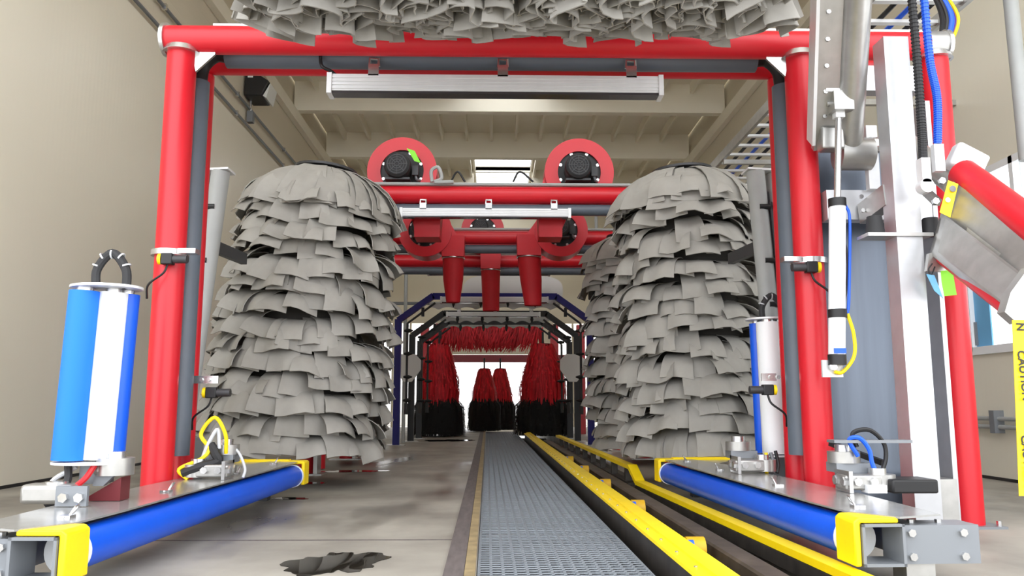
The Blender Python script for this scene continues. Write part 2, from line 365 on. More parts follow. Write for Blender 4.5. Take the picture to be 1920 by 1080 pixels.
# puddles
def puddle(cx, cy, rx, ry, lab, seed):
    r = random.Random(seed); pts = []; ph = [r.random()*6 for _ in range(6)]
    for i in range(72):
        a = 2*math.pi*i/72; k = 1+.22*math.sin(2*a+ph[0])+.13*math.sin(5*a+ph[1])+.08*math.sin(11*a+ph[2])+.05*math.sin(19*a+ph[3])
        pts.append((cx+rx*k*math.cos(a), cy+ry*k*math.sin(a), .0005))
    tag(MB().prism(pts, (0, 0, .0025)).build('puddle', 'water'), lab, 'puddle')
p = fl(628, 1056); puddle(p.x, p.y, .19, .3, 'still puddle on the concrete beside the walkway grating', 1)
p = fl(655, 884); puddle(p.x, p.y, .42, .12, 'long shallow puddle behind the yellow roller end', 2)
p = fl(585, 906); puddle(p.x, p.y, .1, .12, 'small dark puddle under the yellow roller end', 3)
p = fl(545, 935); puddle(p.x, p.y, .14, .07, 'small puddle beside the left blue roller', 5)
p = fl(840, 826); puddle(p.x, p.y, .4, .5, 'wide wet patch shining in front of the red brushes', 4)
# ================================================================ entry arch
A0, A1, A2 = 5.1, 5.31, 5.49
ar = thing('entry_arch', 'red double pipe entry arch with grey pipes between its columns', 'arch', (0, A0, 0))
R = .093
def px_x(px, py, Y): return at(px, py, Y).x
xl = px_x(318, 500, A0); xr = px_x(1517, 500, A0); xo = px_x(1779, 500, A0); zb = at(900, 80, A0).z; zt = at(345, 98, A0).z
xe0 = px_x(312, 78, A0); xe1 = px_x(1770, 84, A0)
for x in (xl, xr, xo):
    MB().tube((x, A0, .012), (x, A0, zt), R).build('column', 'red', ar)
    MB().bb((x-.16, A0-.14, 0), (x+.16, A0+.14, .014)).build('base_plate', 'steelgrey', ar)
    MB().tube((x, A0, zt-.015), (x, A0, zt+.025), R+.03, 24, R+.012).build('collar', 'zinc', ar)
    for sx in (-.13, .13): bolt((x+sx, A0-.1, .014), (0, 0, 1), .016, .03).build('bolt', 'zinc', ar)
MB().tube((xe0, A0, zb), (xe1, A0, zb), R).build('beam', 'red', ar)
for x in (xe0, xe1): MB().tube((x-.012, A0, zb), (x+.012, A0, zb), R+.018).build('end_cap', 'zinc', ar)
MB().tube((xo-.05, A0, zb), (xe1, A0, zb), R+.006).build('end_sleeve', 'alu', ar)
for x in (xl, xr):
    MB().tube((x, A2, .012), (x, A2, zt), R*.8).build('rear_column', 'red', ar)
    g = 1 if x < 0 else -1
    MB().tube((x+g*.03, A1, .42), (x+g*.03, A1, zt-.12), R*.85).build('grey_pipe', 'greypipe', ar)
    MB().path(spline([(x+g*.03, A1, zt-.14), (x+g*.05, A1, zt), (x+g*.14, A1, zb+.0), (x+g*.25, A1, zb-.01)], 5), .06, 12).build('pipe_elbow', 'black', ar)
    MB().bb((x-.16, A2-.1, 0), (x+.16, A2+.14, .014)).build('base_plate', 'steelgrey', ar)
    MB().prism([(x+g*.06, A0-.02, zt+.02), (x+g*.22, A0-.02, zt+.02), (x+g*.22, A0-.02, zt-.02), (x+g*.1, A0-.02, zt-.14)], (0, .02, 0)).build('gusset', 'zinc', ar)
MB().tube((xe0+.1, A2, zb), (xe1-.1, A2, zb), R*.8).build('rear_beam', 'red', ar)
MB().tube((xl+.22, A1, zb-.02), (xr-.22, A1, zb-.02), R*.85).build('grey_pipe', 'greypipe', ar)
MB().bb((xl+.2, A0-.03, zb+R-.01), (xe1-.1, A0+.05, zb+R+.012)).build('top_angle', 'alu', ar)
# sensors on the columns
def sensor(px, py, Y, x, s, lab, ring=True):
    c = at(px, py, Y); t = thing('photo_sensor', lab, 'sensor', (x, Y, c.z))
    if ring:
        MB().ring((x, Y, c.z), (0, 0, 1), R+.022, R+.001, .035).build('clamp_ring', 'zinc', t)
        MB().bb((x+s*(R-.01), Y-.1, c.z-.012), (x+s*(R+.1), Y-.02, c.z+.018)).build('bracket', 'zinc', t)
        h = V((x+s*.045, Y-.145, c.z-.06))
    else:
        MB().bb((x-.04, Y-.012, c.z+.01), (x+s*.14, Y, c.z+.06)).build('bracket', 'zinc', t)
        for q in (.03, .08): bolt((x+s*q, Y-.012, c.z+.035), (0, -1, 0)).build('bolt', 'zinc', t)
        h = V((x+s*.11, Y-.03, c.z-.05))
    MB().box(h, (.07, .06, .07)).build('sensor_body', 'black', t, bevel=.006)
    MB().tube(h+V((s*.03, 0, 0)), h+V((s*.12, 0, 0)), .026, 14).build('lens_barrel', 'darkgrey', t)
    MB().ring(h-V((s*.045, 0, 0)), (1, 0, 0), .034, .014, .02, 16).build('yellow_ring', 'yellow', t)
    MB().path(spline([h+V((0, 0, -.035)), h+V((-s*.02, -.01, -.09)), h+V((-s*.11, .0, -.16)), h+V((-s*.13, .04, -.24))], 6), .007, 6).build('cable', 'black', t)
sensor(325, 476, A0, xl, 1, 'photo sensor clamped high on the left red arch column')
sensor(1505, 491, A0, xr, -1, 'photo sensor clamped high on the inner right red column')
sensor(352, 722, A2-.08, xl+.1, 1, 'photo sensor on a bracket low beside the left column', False)
sensor(1478, 717, A2-.08, xr-.1, -1, 'photo sensor on a bracket in front of the blue and white roller', False)
# LED bars
def led_bar(px0, py0, px1, py1, Y, lab, hang=.12, nclip=3):
    a = at(px0, py0, Y); b = at(px1, py1, Y); z0, z1 = b.z, a.z; h = z1-z0
    t = thing('light_bar', lab, 'light', ((a.x+b.x)/2, Y, z0))
    MB().bb((a.x+.015, Y, z0+h*.12), (b.x-.015, Y+.1, z1)).build('housing', 'alubright', t)
    for k in range(4): MB().bb((a.x+.016, Y-.006, z0+h*(.22+.19*k)), (b.x-.016, Y, z0+h*(.32+.19*k))).build('fin', 'alubright', t)
    MB().bb((a.x+.015, Y+.004, z0), (b.x-.015, Y+.096, z0+h*.12)).build('lens', 'led', t)
    for x in (a.x, b.x): MB().bb((x-.016, Y-.012, z0-.005), (x+.016, Y+.112, z1+.006)).build('end_plate', 'alubright', t)
    for i in range(nclip):
        x = a.x+(b.x-a.x)*(.14+.78*i/max(1, nclip-1))-.02
        MB().bb((x-.035, Y+.0, z1-.01), (x+.035, Y+.006, z1+hang*.6)).build('clip', 'zinc', t)
        MB().path([(x-.03, Y+.03, z1+hang*.55), (x-.03, Y+.03, z1+hang), (x+.03, Y+.03, z1+hang), (x+.03, Y+.03, z1+hang*.55)], .012, 6).build('hanger', 'zinc', t)
    return t
t = led_bar(618, 138, 1240, 178, 5.2, 'long silver light bar clipped under the entry arch')
p = at(598, 118, 5.2); MB().path(spline([p+V((0, .03, .08)), p+V((.02, 0, -.02)), p+V((.08, .02, -.05)), p+V((.12, .05, -.08))], 5), .012, 8).build('cable', 'black', t)
led_bar(752, 390, 1068, 408, 8.62, 'silver light bar under the front red blower beam', .1)
led_bar(803, 504, 1030, 516, 13.2, 'dim light bar behind the hanging red blower nozzles', .1, 2)
led_bar(827, 556, 1027, 568, 14.6, 'light bar on the top of the navy wash arch', .06, 2)
led_bar(838, 585, 1012, 594, 16.0, 'light bar on the top of the black wash arch', .06, 3)
# ================================================================ cloth brushes
def flap_mesh(kind, seed):
    r = random.Random(seed); mb = MB(); nu, nv = 5, 7
    if kind == 'tier': wd, ln = .28, .42
    elif kind == 'dome': wd, ln = .40, .80
    else: wd, ln = .5, .62
    ph = r.random()*6; amp = r.uniform(.006, .025) if r.random() < .55 else r.uniform(.03, .055); sk = r.uniform(-.03, .03); sh = r.uniform(.015, .045)
    top = []
    if kind == 'hang': nu = 21; kf = r.uniform(.7, 1.25); amp = r.uniform(.05, .1)
    for j in range(nv):
        s = j/(nv-1); row = []
        for i in range(nu):
            t = 2*i/(nu-1)-1
            if kind == 'tier':
                x = t*wd/2*(.8+.25*s)+sk*s; y = -.30+.30*(1-(1-s)**1.9)+sh*t*s+amp*math.sin(2.4*t+ph)*s
                z = .11-.27*s**1.6+.012*math.sin(1.7*t+ph)*s
            elif kind == 'dome':
                x = t*wd/2*(.25+.9*s)+sk*s; y = .62*math.sin(s*1.45)+.03*t*s+amp*math.sin(3*t+ph)*s
                z = -.52*(1-math.cos(s*1.45))+.03*math.cos(3*t+ph)*s*(1 if amp > .03 else .3)
            else:
                x = t*wd/2*(.55+.3*s); y = amp*math.sin(kf*math.pi*t*1.5+ph)*(.15+.85*s)+sk*s; z = -ln*s+.03*math.sin(2*t+ph)*s
                x += amp*.5*math.sin(2*kf*math.pi*t*1.5+ph)*s
            row.append(V((x, y, z)))
        top.append(row)
    th = .007; n = len(top); P = []
    nr = []
    for j in range(nv):
        for i in range(nu):
            du = top[j][min(i+1, nu-1)]-top[j][max(i-1, 0)]; dv = top[min(j+1, nv-1)][i]-top[max(j-1, 0)][i]
            nr.append(du.cross(dv).normalized())
    vs = [top[j][i] for j in range(nv) for i in range(nu)]
    vs2 = [v-nn*th for v, nn in zip(vs, nr)]; N_ = len(vs); fs = []
    for j in range(nv-1):
        for i in range(nu-1):
            a = j*nu+i; fs.append((a, a+1, a+nu+1, a+nu)); fs.append((N_+a, N_+a+nu, N_+a+nu+1, N_+a+1))
    edge = [i for i in range(nu)]+[j*nu+nu-1 for j in range(1, nv)]+[(nv-1)*nu+i for i in range(nu-2, -1, -1)]+[j*nu for j in range(nv-2, 0, -1)]
    for a, b in zip(edge, edge[1:]+edge[:1]): fs.append((a, N_+a, N_+b, b))
    mb.add(vs+vs2, fs); me = mb.mesh('cloth_flap', sharp=50); me.materials.append(M['cloth']); return me
TIER = [flap_mesh('tier', i) for i in range(14)]; DOME = [flap_mesh('dome', 50+i) for i in range(6)]; HANG = [flap_mesh('hang', 90+i) for i in range(12)]
def place(root, items, cap=290):
    """items: (mesh, local matrix, visible score); the best-seen become parts, the rest one joined part"""
    items.sort(key=lambda q: -q[2]); rest = [q for q in items if q[2] < 0]; front = [q for q in items if q[2] >= 0]
    rest += front[cap:]; front = front[:cap]
    for me, m, _ in front:
        o = bpy.data.objects.new('cloth_flap', me); COL.objects.link(o); o.parent = root; o.matrix_local = m
    if rest:
        mb = MB()
        for me, m, _ in rest: mb.add([m @ v.co for v in me.vertices], [tuple(p.vertices) for p in me.polygons])
        me = bpy.data.meshes.new('rear_cloth_flaps'); me.from_pydata(mb.v, [], mb.f); me.materials.append(M['cloth'])
        me.polygons.foreach_set('use_smooth', [True]*len(me.polygons)); me.set_sharp_from_angle(angle=.9)
        o = bpy.data.objects.new('rear_cloth', me); COL.objects.link(o); o.parent = root; o['kind'] = 'stuff'
def cloth_brush(label, bpx, tpx, Y, R0, R1, seed):
    r = random.Random(seed); B = at(bpx[0], bpx[1], Y); T = at(tpx[0], tpx[1], Y); ax = (T-B); H = ax.length; ax.normalize()
    x = V((1, 0, 0)); x = (x-ax*x.dot(ax)).normalized(); y = ax.cross(x)
    root = thing('cloth_brush', label, 'brush', B, 'tall grey cloth wrap brushes'); root.rotation_euler = Matrix((x, y, ax)).transposed().to_euler()
    def local(mb, nm, m):
        me = mb.mesh(nm); me.materials.append(M[m]); o = bpy.data.objects.new(nm, me); COL.objects.link(o); o.parent = root; return o
    local(MB().path([(0, 0, .06), (0, 0, H-.25)], [R0-.28, R1-.28], 24), 'core', 'core')
    local(MB().tube((0, 0, H-.25), (0, 0, H+.03), .14, 20), 'hub', 'darkgrey')
    local(MB().tube((0, 0, H+.0), (0, 0, H+.022), .3, 28), 'top_disc', 'darkgrey')
    local(MB().tube((0, 0, -.06), (0, 0, .1), .06, 14), 'shaft_end', 'zinc')
    items = []; cam_l = root.matrix_basis.inverted() @ EYE; nt = 13; dz = (H-.42)/nt
    ca = math.atan2(cam_l.y, cam_l.x)
    for k in range(nt+1):
        z0 = .13+dz*k; f = k/nt; RR = R0+(R1-R0)*f+r.uniform(-.02, .02); n = max(18, int(2*math.pi*RR/.2)); p1, p2 = r.random()*6, r.random()*6; off = r.random()
        a1 = r.uniform(.025, .065)
        for i in range(n):
            a = 2*math.pi*(i+off+r.uniform(-.15, .15))/n; wob = a1*math.sin(2*a+p1)+.5*a1*math.sin(5*a+p2)
            rad = RR+r.uniform(-.05, .03)-.03*math.sin(3*a+p2)
            if k == 0: wob *= .4
            m = Matrix.Translation((rad*math.cos(a), rad*math.sin(a), z0+wob)) @ Matrix.Rotation(a-math.pi/2+r.uniform(-.1, .1), 4, 'Z') @ Matrix.Rotation(r.uniform(-.09, .09), 4, 'Y') @ Matrix.Rotation(r.uniform(-.1, .42), 4, 'X') @ Matrix.Scale(r.uniform(.9, 1.16), 4)
            items.append((r.choice(TIER), m, math.cos(a-ca)-.05))
    sc_ = R1/.70
    for lay in range(2):
        n = 17; off = r.random()
        for i in range(n):
            a = 2*math.pi*(i+off+r.uniform(-.2, .2))/n
            m = Matrix.Translation((.1*math.cos(a), .1*math.sin(a), H-.015+.018*lay+r.uniform(0, .012))) @ Matrix.Rotation(a-math.pi/2+r.uniform(-.06, .06), 4, 'Z') @ Matrix.Rotation(r.uniform(-.05, .07), 4, 'X') @ Matrix.Scale(sc_*(1-.1*lay)*r.uniform(.94, 1.04), 4)
            items.append((r.choice(DOME), m, math.cos(a-ca)+.25))
    place(root, items); return root
cloth_brush('grey cloth wrap brush on the left side behind the entry arch', (545, 838), (612, 322), 7.75, .83, .73, 11)
cloth_brush('grey cloth wrap brush on the right beside the blue and white roller', (1318, 839), (1278, 325), 7.75, .73, .70, 12)
cloth_brush('shaded rear grey cloth wrap brush half hidden on the right', (1207, 831), (1180, 444), 10.42, .65, .6, 13)
cloth_brush('shaded rear grey cloth wrap brush mostly hidden on the left', (628, 834), (642, 450), 10.36, .57, .56, 14)
# overhead brush
YB = 4.0; bz = at(960, 82, YB).z; bx0 = at(520, 60, YB).x; bx1 = at(1420, 60, YB).x; az = bz+.85
tb = thing('overhead_brush', 'horizontal grey cloth top brush hanging in front of the red beam', 'brush', ((bx0+bx1)/2, YB, az))
MB().tube((bx0-.12, YB, az), (2.02, YB, az), .06, 18).build('shaft', 'alu', tb)
MB().tube((bx0+.05, YB, az), (bx1-.05, YB, az), .16, 24).build('core', 'core', tb)
items = []; r = random.Random(5); nx = 15
for i in range(nx):
    for k, ang in enumerate((-88, -70, -54, -39, -25, -12, 0, 12, 25, 40, 58, 85, 125, 180, 235)):
        x = bx0+.08+(bx1-bx0-.16)*(i+r.uniform(-.3, .3))/(nx-1)
        tilt = math.radians(ang+r.uniform(-7, 7)); edge = max(0, abs(i-(nx-1)/2)/((nx-1)/2)-.85)/.15
        lean = edge*.25*(1 if i > nx/2 else -1)
        hub = V((x-(bx0+bx1)/2, math.sin(tilt)*.12, -math.cos(tilt)*.12))
        sag = tilt*.42 if abs(ang) < 100 else tilt
        m = Matrix.Translation(hub) @ Matrix.Rotation(sag, 4, 'X') @ Matrix.Rotation(-lean, 4, 'Y') @ Matrix.Rotation(r.uniform(-.45, .45), 4, 'Z') @ Matrix.Scale(r.uniform(.93, 1.03), 4)
        items.append((r.choice(HANG), m, 1-abs(ang+25)/110+r.random()*.01))
place(tb, items)
# ================================================================ roller guides
def roller_guide(N, Fp, s, label):
    N = V(N); Fp = V(Fp); d = (Fp-N); L = d.length; d.normalize(); o = V((s*d.y, -s*d.x, 0)); up = V((0, 0, 1))
    t = thing('roller_guide', label, 'roller', (N.x, N.y, 0)); RR = .083
    MB().tube(N, Fp, RR, 32).build('roller', 'blue', t)
    for p, q in ((N-d*.012, N+d*.01), (Fp-d*.01, Fp+d*.012)): MB().tube(p, q, RR+.006, 28).build('end_disc', 'white', t)
    def P(a, b, z): return N+d*a+o*b+up*z
    h = .105
    MB().prism([P(-.02, -.03, h), P(.3, -.045, h), P(L-.2, -.045, h), P(L+.06, -.03, h), P(L+.1, .2, h), P(L-.5, .3, h), P(.7, .36, h), P(-.12, .32, h), P(-.2, .1, h)], (0, 0, .008)).build('cover_plate', 'platesteel', t)
    for a in (.12, L*.33, L*.66, L-.25):
        MB().path(spline([P(a, .07, h+.012), P(a+.03, .06, h+.05), P(a+.07, .07, h+.045), P(a+.05, .09, h+.014), P(a-.03, .08, h+.014)], 4), .005, 6).build('hitch_pin', 'zinc', t)
        MB().box(P(a, .08, h+.012), (.05, .05, .012)).build('pin_pad', 'zinc', t)
    MB().bar(P(-.1, .21, .0), P(L+.05, .21, .0), .1, .13).build('frame_tube', 'steelgrey', t)
    # near end: open square tube facing out, yellow cap, cross tube with bolts, leg
    q = .085
    for (b0, b1, z0, z1) in ((-.06, .12, q-.012, q), (-.06, .12, -q, -q+.012), (-.06, -.048, -q, q), (.108, .12, -q, q)):
        MB().prism([P(-.2, b0, z0), P(-.2, b1, z0), P(-.2, b1, z1), P(-.2, b0, z1)], d*.17).build('tube_wall', 'steelgrey', t)
    MB().prism([P(-.19, -.09, -q), P(-.19, -.062, -q), P(-.19, -.062, q+.002), P(-.19, .1, q+.002), P(-.19, .1, q+.024), P(-.19, -.07, q+.024), P(-.19, -.09, q+.008)], d*.175).build('yellow_cap', 'yellow', t, bevel=.006)
    MB().prism([P(-.17, .121, -q+.005), P(-.17, .45, -q+.005), P(-.17, .45, q-.01), P(-.17, .121, q-.01)], d*.15).build('cross_tube', 'steelgrey', t)
    for b, z in ((.16, .045), (.16, -.05), (.38, .045), (.38, -.05)): bolt(P(-.17, b, z), -d, .017, .014).build('bolt', 'zinc', t)
    for b in (.2, .32): bolt(P(-.1, b, q-.01), up, .015, .014).build('bolt', 'zinc', t)
    f = P(-.1, .2, 0); MB().bb((f.x-.06, f.y-.06, .01), (f.x+.06, f.y+.06, N.z-q+.006)).build('leg', 'alu', t)
    MB().bb((f.x-.11, f.y-.1, 0), (f.x+.11, f.y+.1, .012)).build('foot_plate', 'zinc', t)
    f = P(L-.1, .2, 0); MB().bb((f.x-.05, f.y-.05, 0), (f.x+.05, f.y+.05, N.z-.06)).build('leg', 'darkgrey', t)
    # far end yellow cap and bar
    MB().prism([P(L+.02, -.09, -.07), P(L+.02, -.065, -.07), P(L+.02, -.065, h-.012), P(L+.02, .1, h-.012), P(L+.02, .1, h+.012), P(L+.02, -.075, h+.012), P(L+.02, -.09, h)], d*.15).build('yellow_cap', 'yellow', t, bevel=.006)
    MB().bar(P(L+.1, .05, h+.01), P(L+.12, .62, h+.01), .06, .02).build('yellow_bar', 'yellow', t)
    MB().prism([P(L-.35, .3, h-.005), P(L+.1, .05, h-.005), P(L+.12, .62, h-.005)], (0, 0, .006)).build('corner_plate', 'platesteel', t)
    return P, L, h
zr = .175
PL, LL, HL = roller_guide(fl(128, 1034, zr), fl(548, 893, zr), -1, 'left blue floor roller with steel cover plate and yellow end caps')
PR, LR, HR = roller_guide(fl(1602, 1008, zr), fl(1256, 888, zr), 1, 'right blue floor roller with steel cover plate and yellow end caps')
# ---- hinge castings on the cover plates
def hinge(c, s, lab, loops):
    c = V(c); t = thing('pivot_hinge', lab, 'hinge', c)
    MB().box(c+V((0, 0, .05)), (.2, .13, .075)).build('block', 'alu', t, bevel=.01)
    MB().tube(c+V((-s*.12, 0, .012)), c+V((-s*.12, 0, .088)), .07, 20).build('casting', 'alu', t)
    MB().bb(c+V((-.01+s*.08, -.09, .0)), c+V((.01+s*.08, .09, .11))).build('bolt_plate', 'zinc', t)
    for y in (-.05, .05):
        bolt(c+V((s*.09, y, .055)), (s, 0, 0), .026, .022).build('bolt', 'zinc', t)
    for x in (-.04, .045): bolt(c+V((x, -.066, .055)), (0, -1, 0), .022, .022).build('bolt', 'zinc', t)
    MB().tube(c+V((-s*.1, 0, .088)), c+V((-s*.1, 0, .12)), .045, 16).build('pivot_nut', 'zinc', t)
    MB().bb(c+V((-.09, .06, .09)), c+V((.09, .2, .14))).build('arm', 'steelgrey', t)
    MB().tube(c+V((s*.02, .13, .14)), c+V((s*.02, .13, .2)), .085, 20).build('upper_casting', 'alu', t)
    MB().tube(c+V((s*.02, .13, .2)), c+V((s*.02, .13, .235)), .045, 14).build('upper_nut', 'zinc', t)
    for nm, m, pts, rr in loops: MB().path(spline([c+V((p[0]*.8, p[1], p[2]*.6)) for p in pts], 6), rr, 8).build(nm, m, t)
    return t
hl = at(402, 893, 5.15); hl.z = zr+.115
hinge(hl, 1, 'hinge casting with yellow cable loops at the left column foot', [
    ('yellow_cable', 'yellow', [(-.18, -.05, .0), (-.25, -.05, .1), (-.1, -.02, .2), (-.05, .0, .3), (-.12, .0, .45), (-.02, .0, .62), (.06, .02, .45), (.06, .05, .25)], .012),
    ('clear_hose', 'clearhose', [(-.1, .0, .2), (-.06, .0, .35), (.0, .02, .5), (.02, .02, .3)], .012),
    ('clear_hose', 'clearhose', [(.0, .1, .3), (.12, .1, .28), (.2, .08, .1), (.2, .05, .0)], .009),
    ('black_sheath', 'rubber', [(-.22, -.05, .06), (-.1, -.05, .12), (.02, 0, .17), (.0, .0, .25), (-.05, .02, .34)], .028)])
hr = at(1402, 884, 5.5); hr.z = zr+.115
hinge(hr, -1, 'hinge casting under the right blue and white roller stand', [
    ('yellow_cable', 'yellow', [(.16, 0, .22), (.17, 0, .1), (.15, -.02, .0)], .012), ('grey_cable', 'steelgrey', [(.2, 0, .22), (.22, 0, .1), (.2, -.02, .0)], .012),
    ('black_cable', 'black', [(.24, 0, .24), (.26, 0, .1), (.24, -.02, .0)], .012)])
hm = at(1612, 925, 4.35); hm.z = zr+.115
t = hinge(hm, -1, 'hinge casting with blue and black cable loops beside the aluminium post', [
    ('black_cable', 'black', [(.19, .02, .0), (.16, .02, .12), (.2, .02, .28), (.19, .02, .42), (.1, .02, .53), (.0, .04, .5), (.02, .04, .38)], .012),
    ('blue_cable', 'cableblue', [(.17, .0, .05), (.1, .0, .22), (.08, .0, .36), (.02, .0, .46), (-.04, .02, .44), (.02, .03, .3)], .012)])
MB().bb(hm+V((-.12, -.0, .25)), hm+V((.3, .1, .265))).build('cable_shelf', 'steelgrey', t)
MB().bb(hm+V((.12, -.12, -.0)), hm+V((.36, .08, .07))).build('end_cover', 'black', t, bevel=.01)
MB().bb(hm+V((.0, -.1, .0)), hm+V((.1, -.02, .04))).build('white_wedge', 'white', t)
MB().bar(at(1557, 831, 4.95), at(1656, 868, 4.6), .03, .03).build('strut', 'black', t)
# ---- vertical blue and white rollers
def roller_stand(px0, py0, px1, py1, Y, order, lean, lab, cables):
    b = at((px0+px1)/2, py1, Y); a = at((px0+px1)/2, py0, Y); z0, z1 = b.z, a.z; x = (a.x+b.x)/2; t = thing('roller_stand', lab, 'roller', (x, Y, z0-.2))
    w_ = (at(px1, py1, Y).x-at(px0, py1, Y).x)
    def L(p): return V((p[0]+lean*(p[2]-z0), p[1], p[2]))
    for nm, m, dx, dy, rr in order: MB().tube(L((x+dx, Y+dy, z0)), L((x+dx, Y+dy, z1)), rr, 28).build(nm, m, t)
    for z, e in ((z0, -.02), (z1, .02)):
        pts = []
        for k in range(28):
            an = 2*math.pi*k/28; pts.append(L((x+.17*math.cos(an), Y+.03+.15*math.sin(an), z+(e if z == z1 else e))))
        MB().prism(pts, (0, 0, .012)).build('plate', 'alubright', t)
    for nm, m, dx, dy, rr in order: MB().tube(L((x+dx, Y+dy, z1-.002)), L((x+dx, Y+dy, z1+.022)), rr*.55, 16).build('bushing', 'zinc', t)
    c = L((x+.02, Y+.02, z1+.02))
    MB().path(spline([c+V((-.07, 0, 0)), c+V((-.07, 0, .1)), c+V((0, 0, .18)), c+V((.07, 0, .1)), c+V((.08, 0, 0))], 6), .022, 10).build('conduit_loop', 'rubber', t)
    for k in range(5):
        an = math.pi*(k+.5)/5; MB().ring(c+V((-.075*math.cos(an), 0, .09+.085*math.sin(an))), (math.sin(an), 0, math.cos(an)), .0245, .02, .008, 12).build('sheath_band', 'clearhose', t)
    return t, V((x, Y, z0)), L
t, c, Lf = roller_stand(112, 548, 236, 862, 4.0, [('blue_roller', 'wrapblue', -.075, -.03, .072), ('white_roller', 'white', .035, .03, .07), ('blue_roller', 'blue', .075, .09, .06)], .03,
    'blue and white vertical roller stand on the left floor roller', None)
zb_ = zr+.115
MB().bb((c.x-.02, 3.98, zb_+.08), (c.x+.09, 4.1, c.z-.02)).build('neck', 'steelgrey', t)
MB().prism([(c.x+.08, 3.97, c.z-.02), (c.x+.2, 3.97, c.z-.02), (c.x+.1, 3.97, c.z-.12), (c.x+.05, 3.97, c.z-.12)], (0, .03, 0)).build('gusset', 'steelgrey', t)
MB().bb((c.x+.05, 3.95, zb_+.12), (c.x+.14, 4.1, zb_+.19)).build('link_arm', 'alu', t, bevel=.02)
MB().tube((c.x+.13, 4.02, zb_+.12), (c.x+.13, 4.02, zb_+.2), .085, 22).build('link_casting', 'alu', t)
MB().tube((c.x+.13, 4.02, zb_+.2), (c.x+.13, 4.02, zb_+.23), .045, 14).build('pivot_nut', 'zinc', t)
MB().prism([(c.x+.02, 4.0, zb_), (c.x+.17, 4.0, zb_), (c.x+.17, 4.0, zb_+.11), (c.x+.02, 4.0, zb_+.02)], (0, .1, 0)).build('wedge', 'maroon', t)
MB().box((c.x-.1, 3.9, zb_+.046), (.24, .12, .09)).build('block', 'alu', t, bevel=.02)
MB().bb((c.x-.02, 3.78, zb_+.001), (c.x+.12, 3.8, zb_+.09)).build('bolt_plate', 'steelgrey', t)
for x in (.02, .09): bolt((c.x+x, 3.78, zb_+.04), (0, -1, 0), .022, .02).build('bolt', 'zinc', t)
MB().tube((c.x-.08, 3.9, zb_+.07), (c.x-.08, 3.9, zb_+.1), .05, 16).build('nut', 'zinc', t)
for pts, m, rr in (([(c.x-.06, 3.95, c.z-.02), (c.x-.05, 3.93, c.z-.1), (c.x-.1, 3.9, c.z-.2), (c.x-.14, 3.88, zb_+.08)], 'rubber', .018),
                   ([(c.x+.07, 3.94, c.z-.02), (c.x+.03, 3.92, c.z-.09), (c.x-.06, 3.9, c.z-.16)], 'redcable', .014),
                   ([(c.x-.03, 3.97, c.z-.03), (c.x-.14, 3.97, c.z-.1), (c.x-.16, 3.97, c.z-.2), (c.x-.1, 3.95, zb_+.08)], 'clearhose', .012)):
    MB().path(spline(pts, 6), rr, 8).build('cable', m, t)
roller_stand(1424, 605, 1482, 850, 5.78, [('white_roller', 'white', -.035, -.03, .08), ('blue_roller', 'blue', .065, .02, .075), ('blue_roller', 'blue', -.08, .08, .05)], -.01,
    'blue and white vertical roller stand behind the inner right column', None)
p = PL(.02, .5, .12); tag(MB().tube(p-V((0, 0, .01)), p+V((0, 0, .05)), .05, 18).build('bumper_puck', 'yellow'), 'small round yellow bumper at the end of the left cover plate', 'bumper')
# ================================================================ leaning grey brush columns
def brush_column(tx, ty, bx, by, Y, s, lab):
    T = at(tx, ty, Y); B = at(bx, by, Y); d = (T-B).normalized(); t = thing('brush_column', lab, 'column', B); o = V((-s*.17, .06, 0))
    MB().tube(B, T, .07, 26).build('tube', 'columngrey', t); MB().tube(B+o, T+o, .07, 26).build('tube', 'columngrey', t)
    MB().prism([T+V((s*.08, -.08, 0)), T+V((-s*.26, -.02, 0)), T+V((-s*.26, .16, 0)), T+V((s*.08, .1, 0))], d*.015).build('top_plate', 'alubright', t)
    MB().prism([B+V((s*.08, -.08, 0)), B+V((-s*.26, -.02, 0)), B+V((-s*.26, .16, 0)), B+V((s*.08, .1, 0))], d*.015).build('foot_plate', 'alubright', t)
    MB().prism([B+o*.75+d*.2, B+o*.25+d*.2, T+o*.25-d*.15, T+o*.75-d*.15], (0, .03, 0)).build('black_panel', 'darkgrey', t)
    H = (T-B).length
    for k in (.86, .66, .5, .3):
        c = B+d*H*k+o*.5+V((0, -.05, 0))
        MB().box(c, (.16, .05, .03)).build('clamp', 'black', t); MB().tube(c+V((s*.02, -.04, 0)), c+V((s*.1, -.04, 0)), .022, 10).build('nozzle', 'black', t)
        MB().box(c+V((-s*.05, -.03, .02)), (.05, .05, .07)).build('valve', 'black', t)
    for k in (.35, -.02): MB().tube(B+d*H*.28+o*.5+V((k*.1, -.07, 0)), B+d*H*.88+o*.5+V((k*.1, -.07, 0)), .012, 8).build('spray_pipe', 'darkgrey', t)
    p = B+d*H*.72; MB().bar(p+V((s*.02, .05, 0)), p+V((s*.08, .58, 0)), .05, .09).build('link_bracket', 'darkgrey', t)
    MB().bb((B.x-.12, B.y-.1, 0), (B.x+.12, B.y+.12, B.z+.06)).build('pedestal', 'steelgrey', t)
brush_column(414, 322, 340, 835, 6.1, 1, 'leaning grey twin tube column behind the left arch column')
brush_column(1416, 322, 1468, 835, 6.1, -1, 'leaning grey twin tube column behind the inner right column')
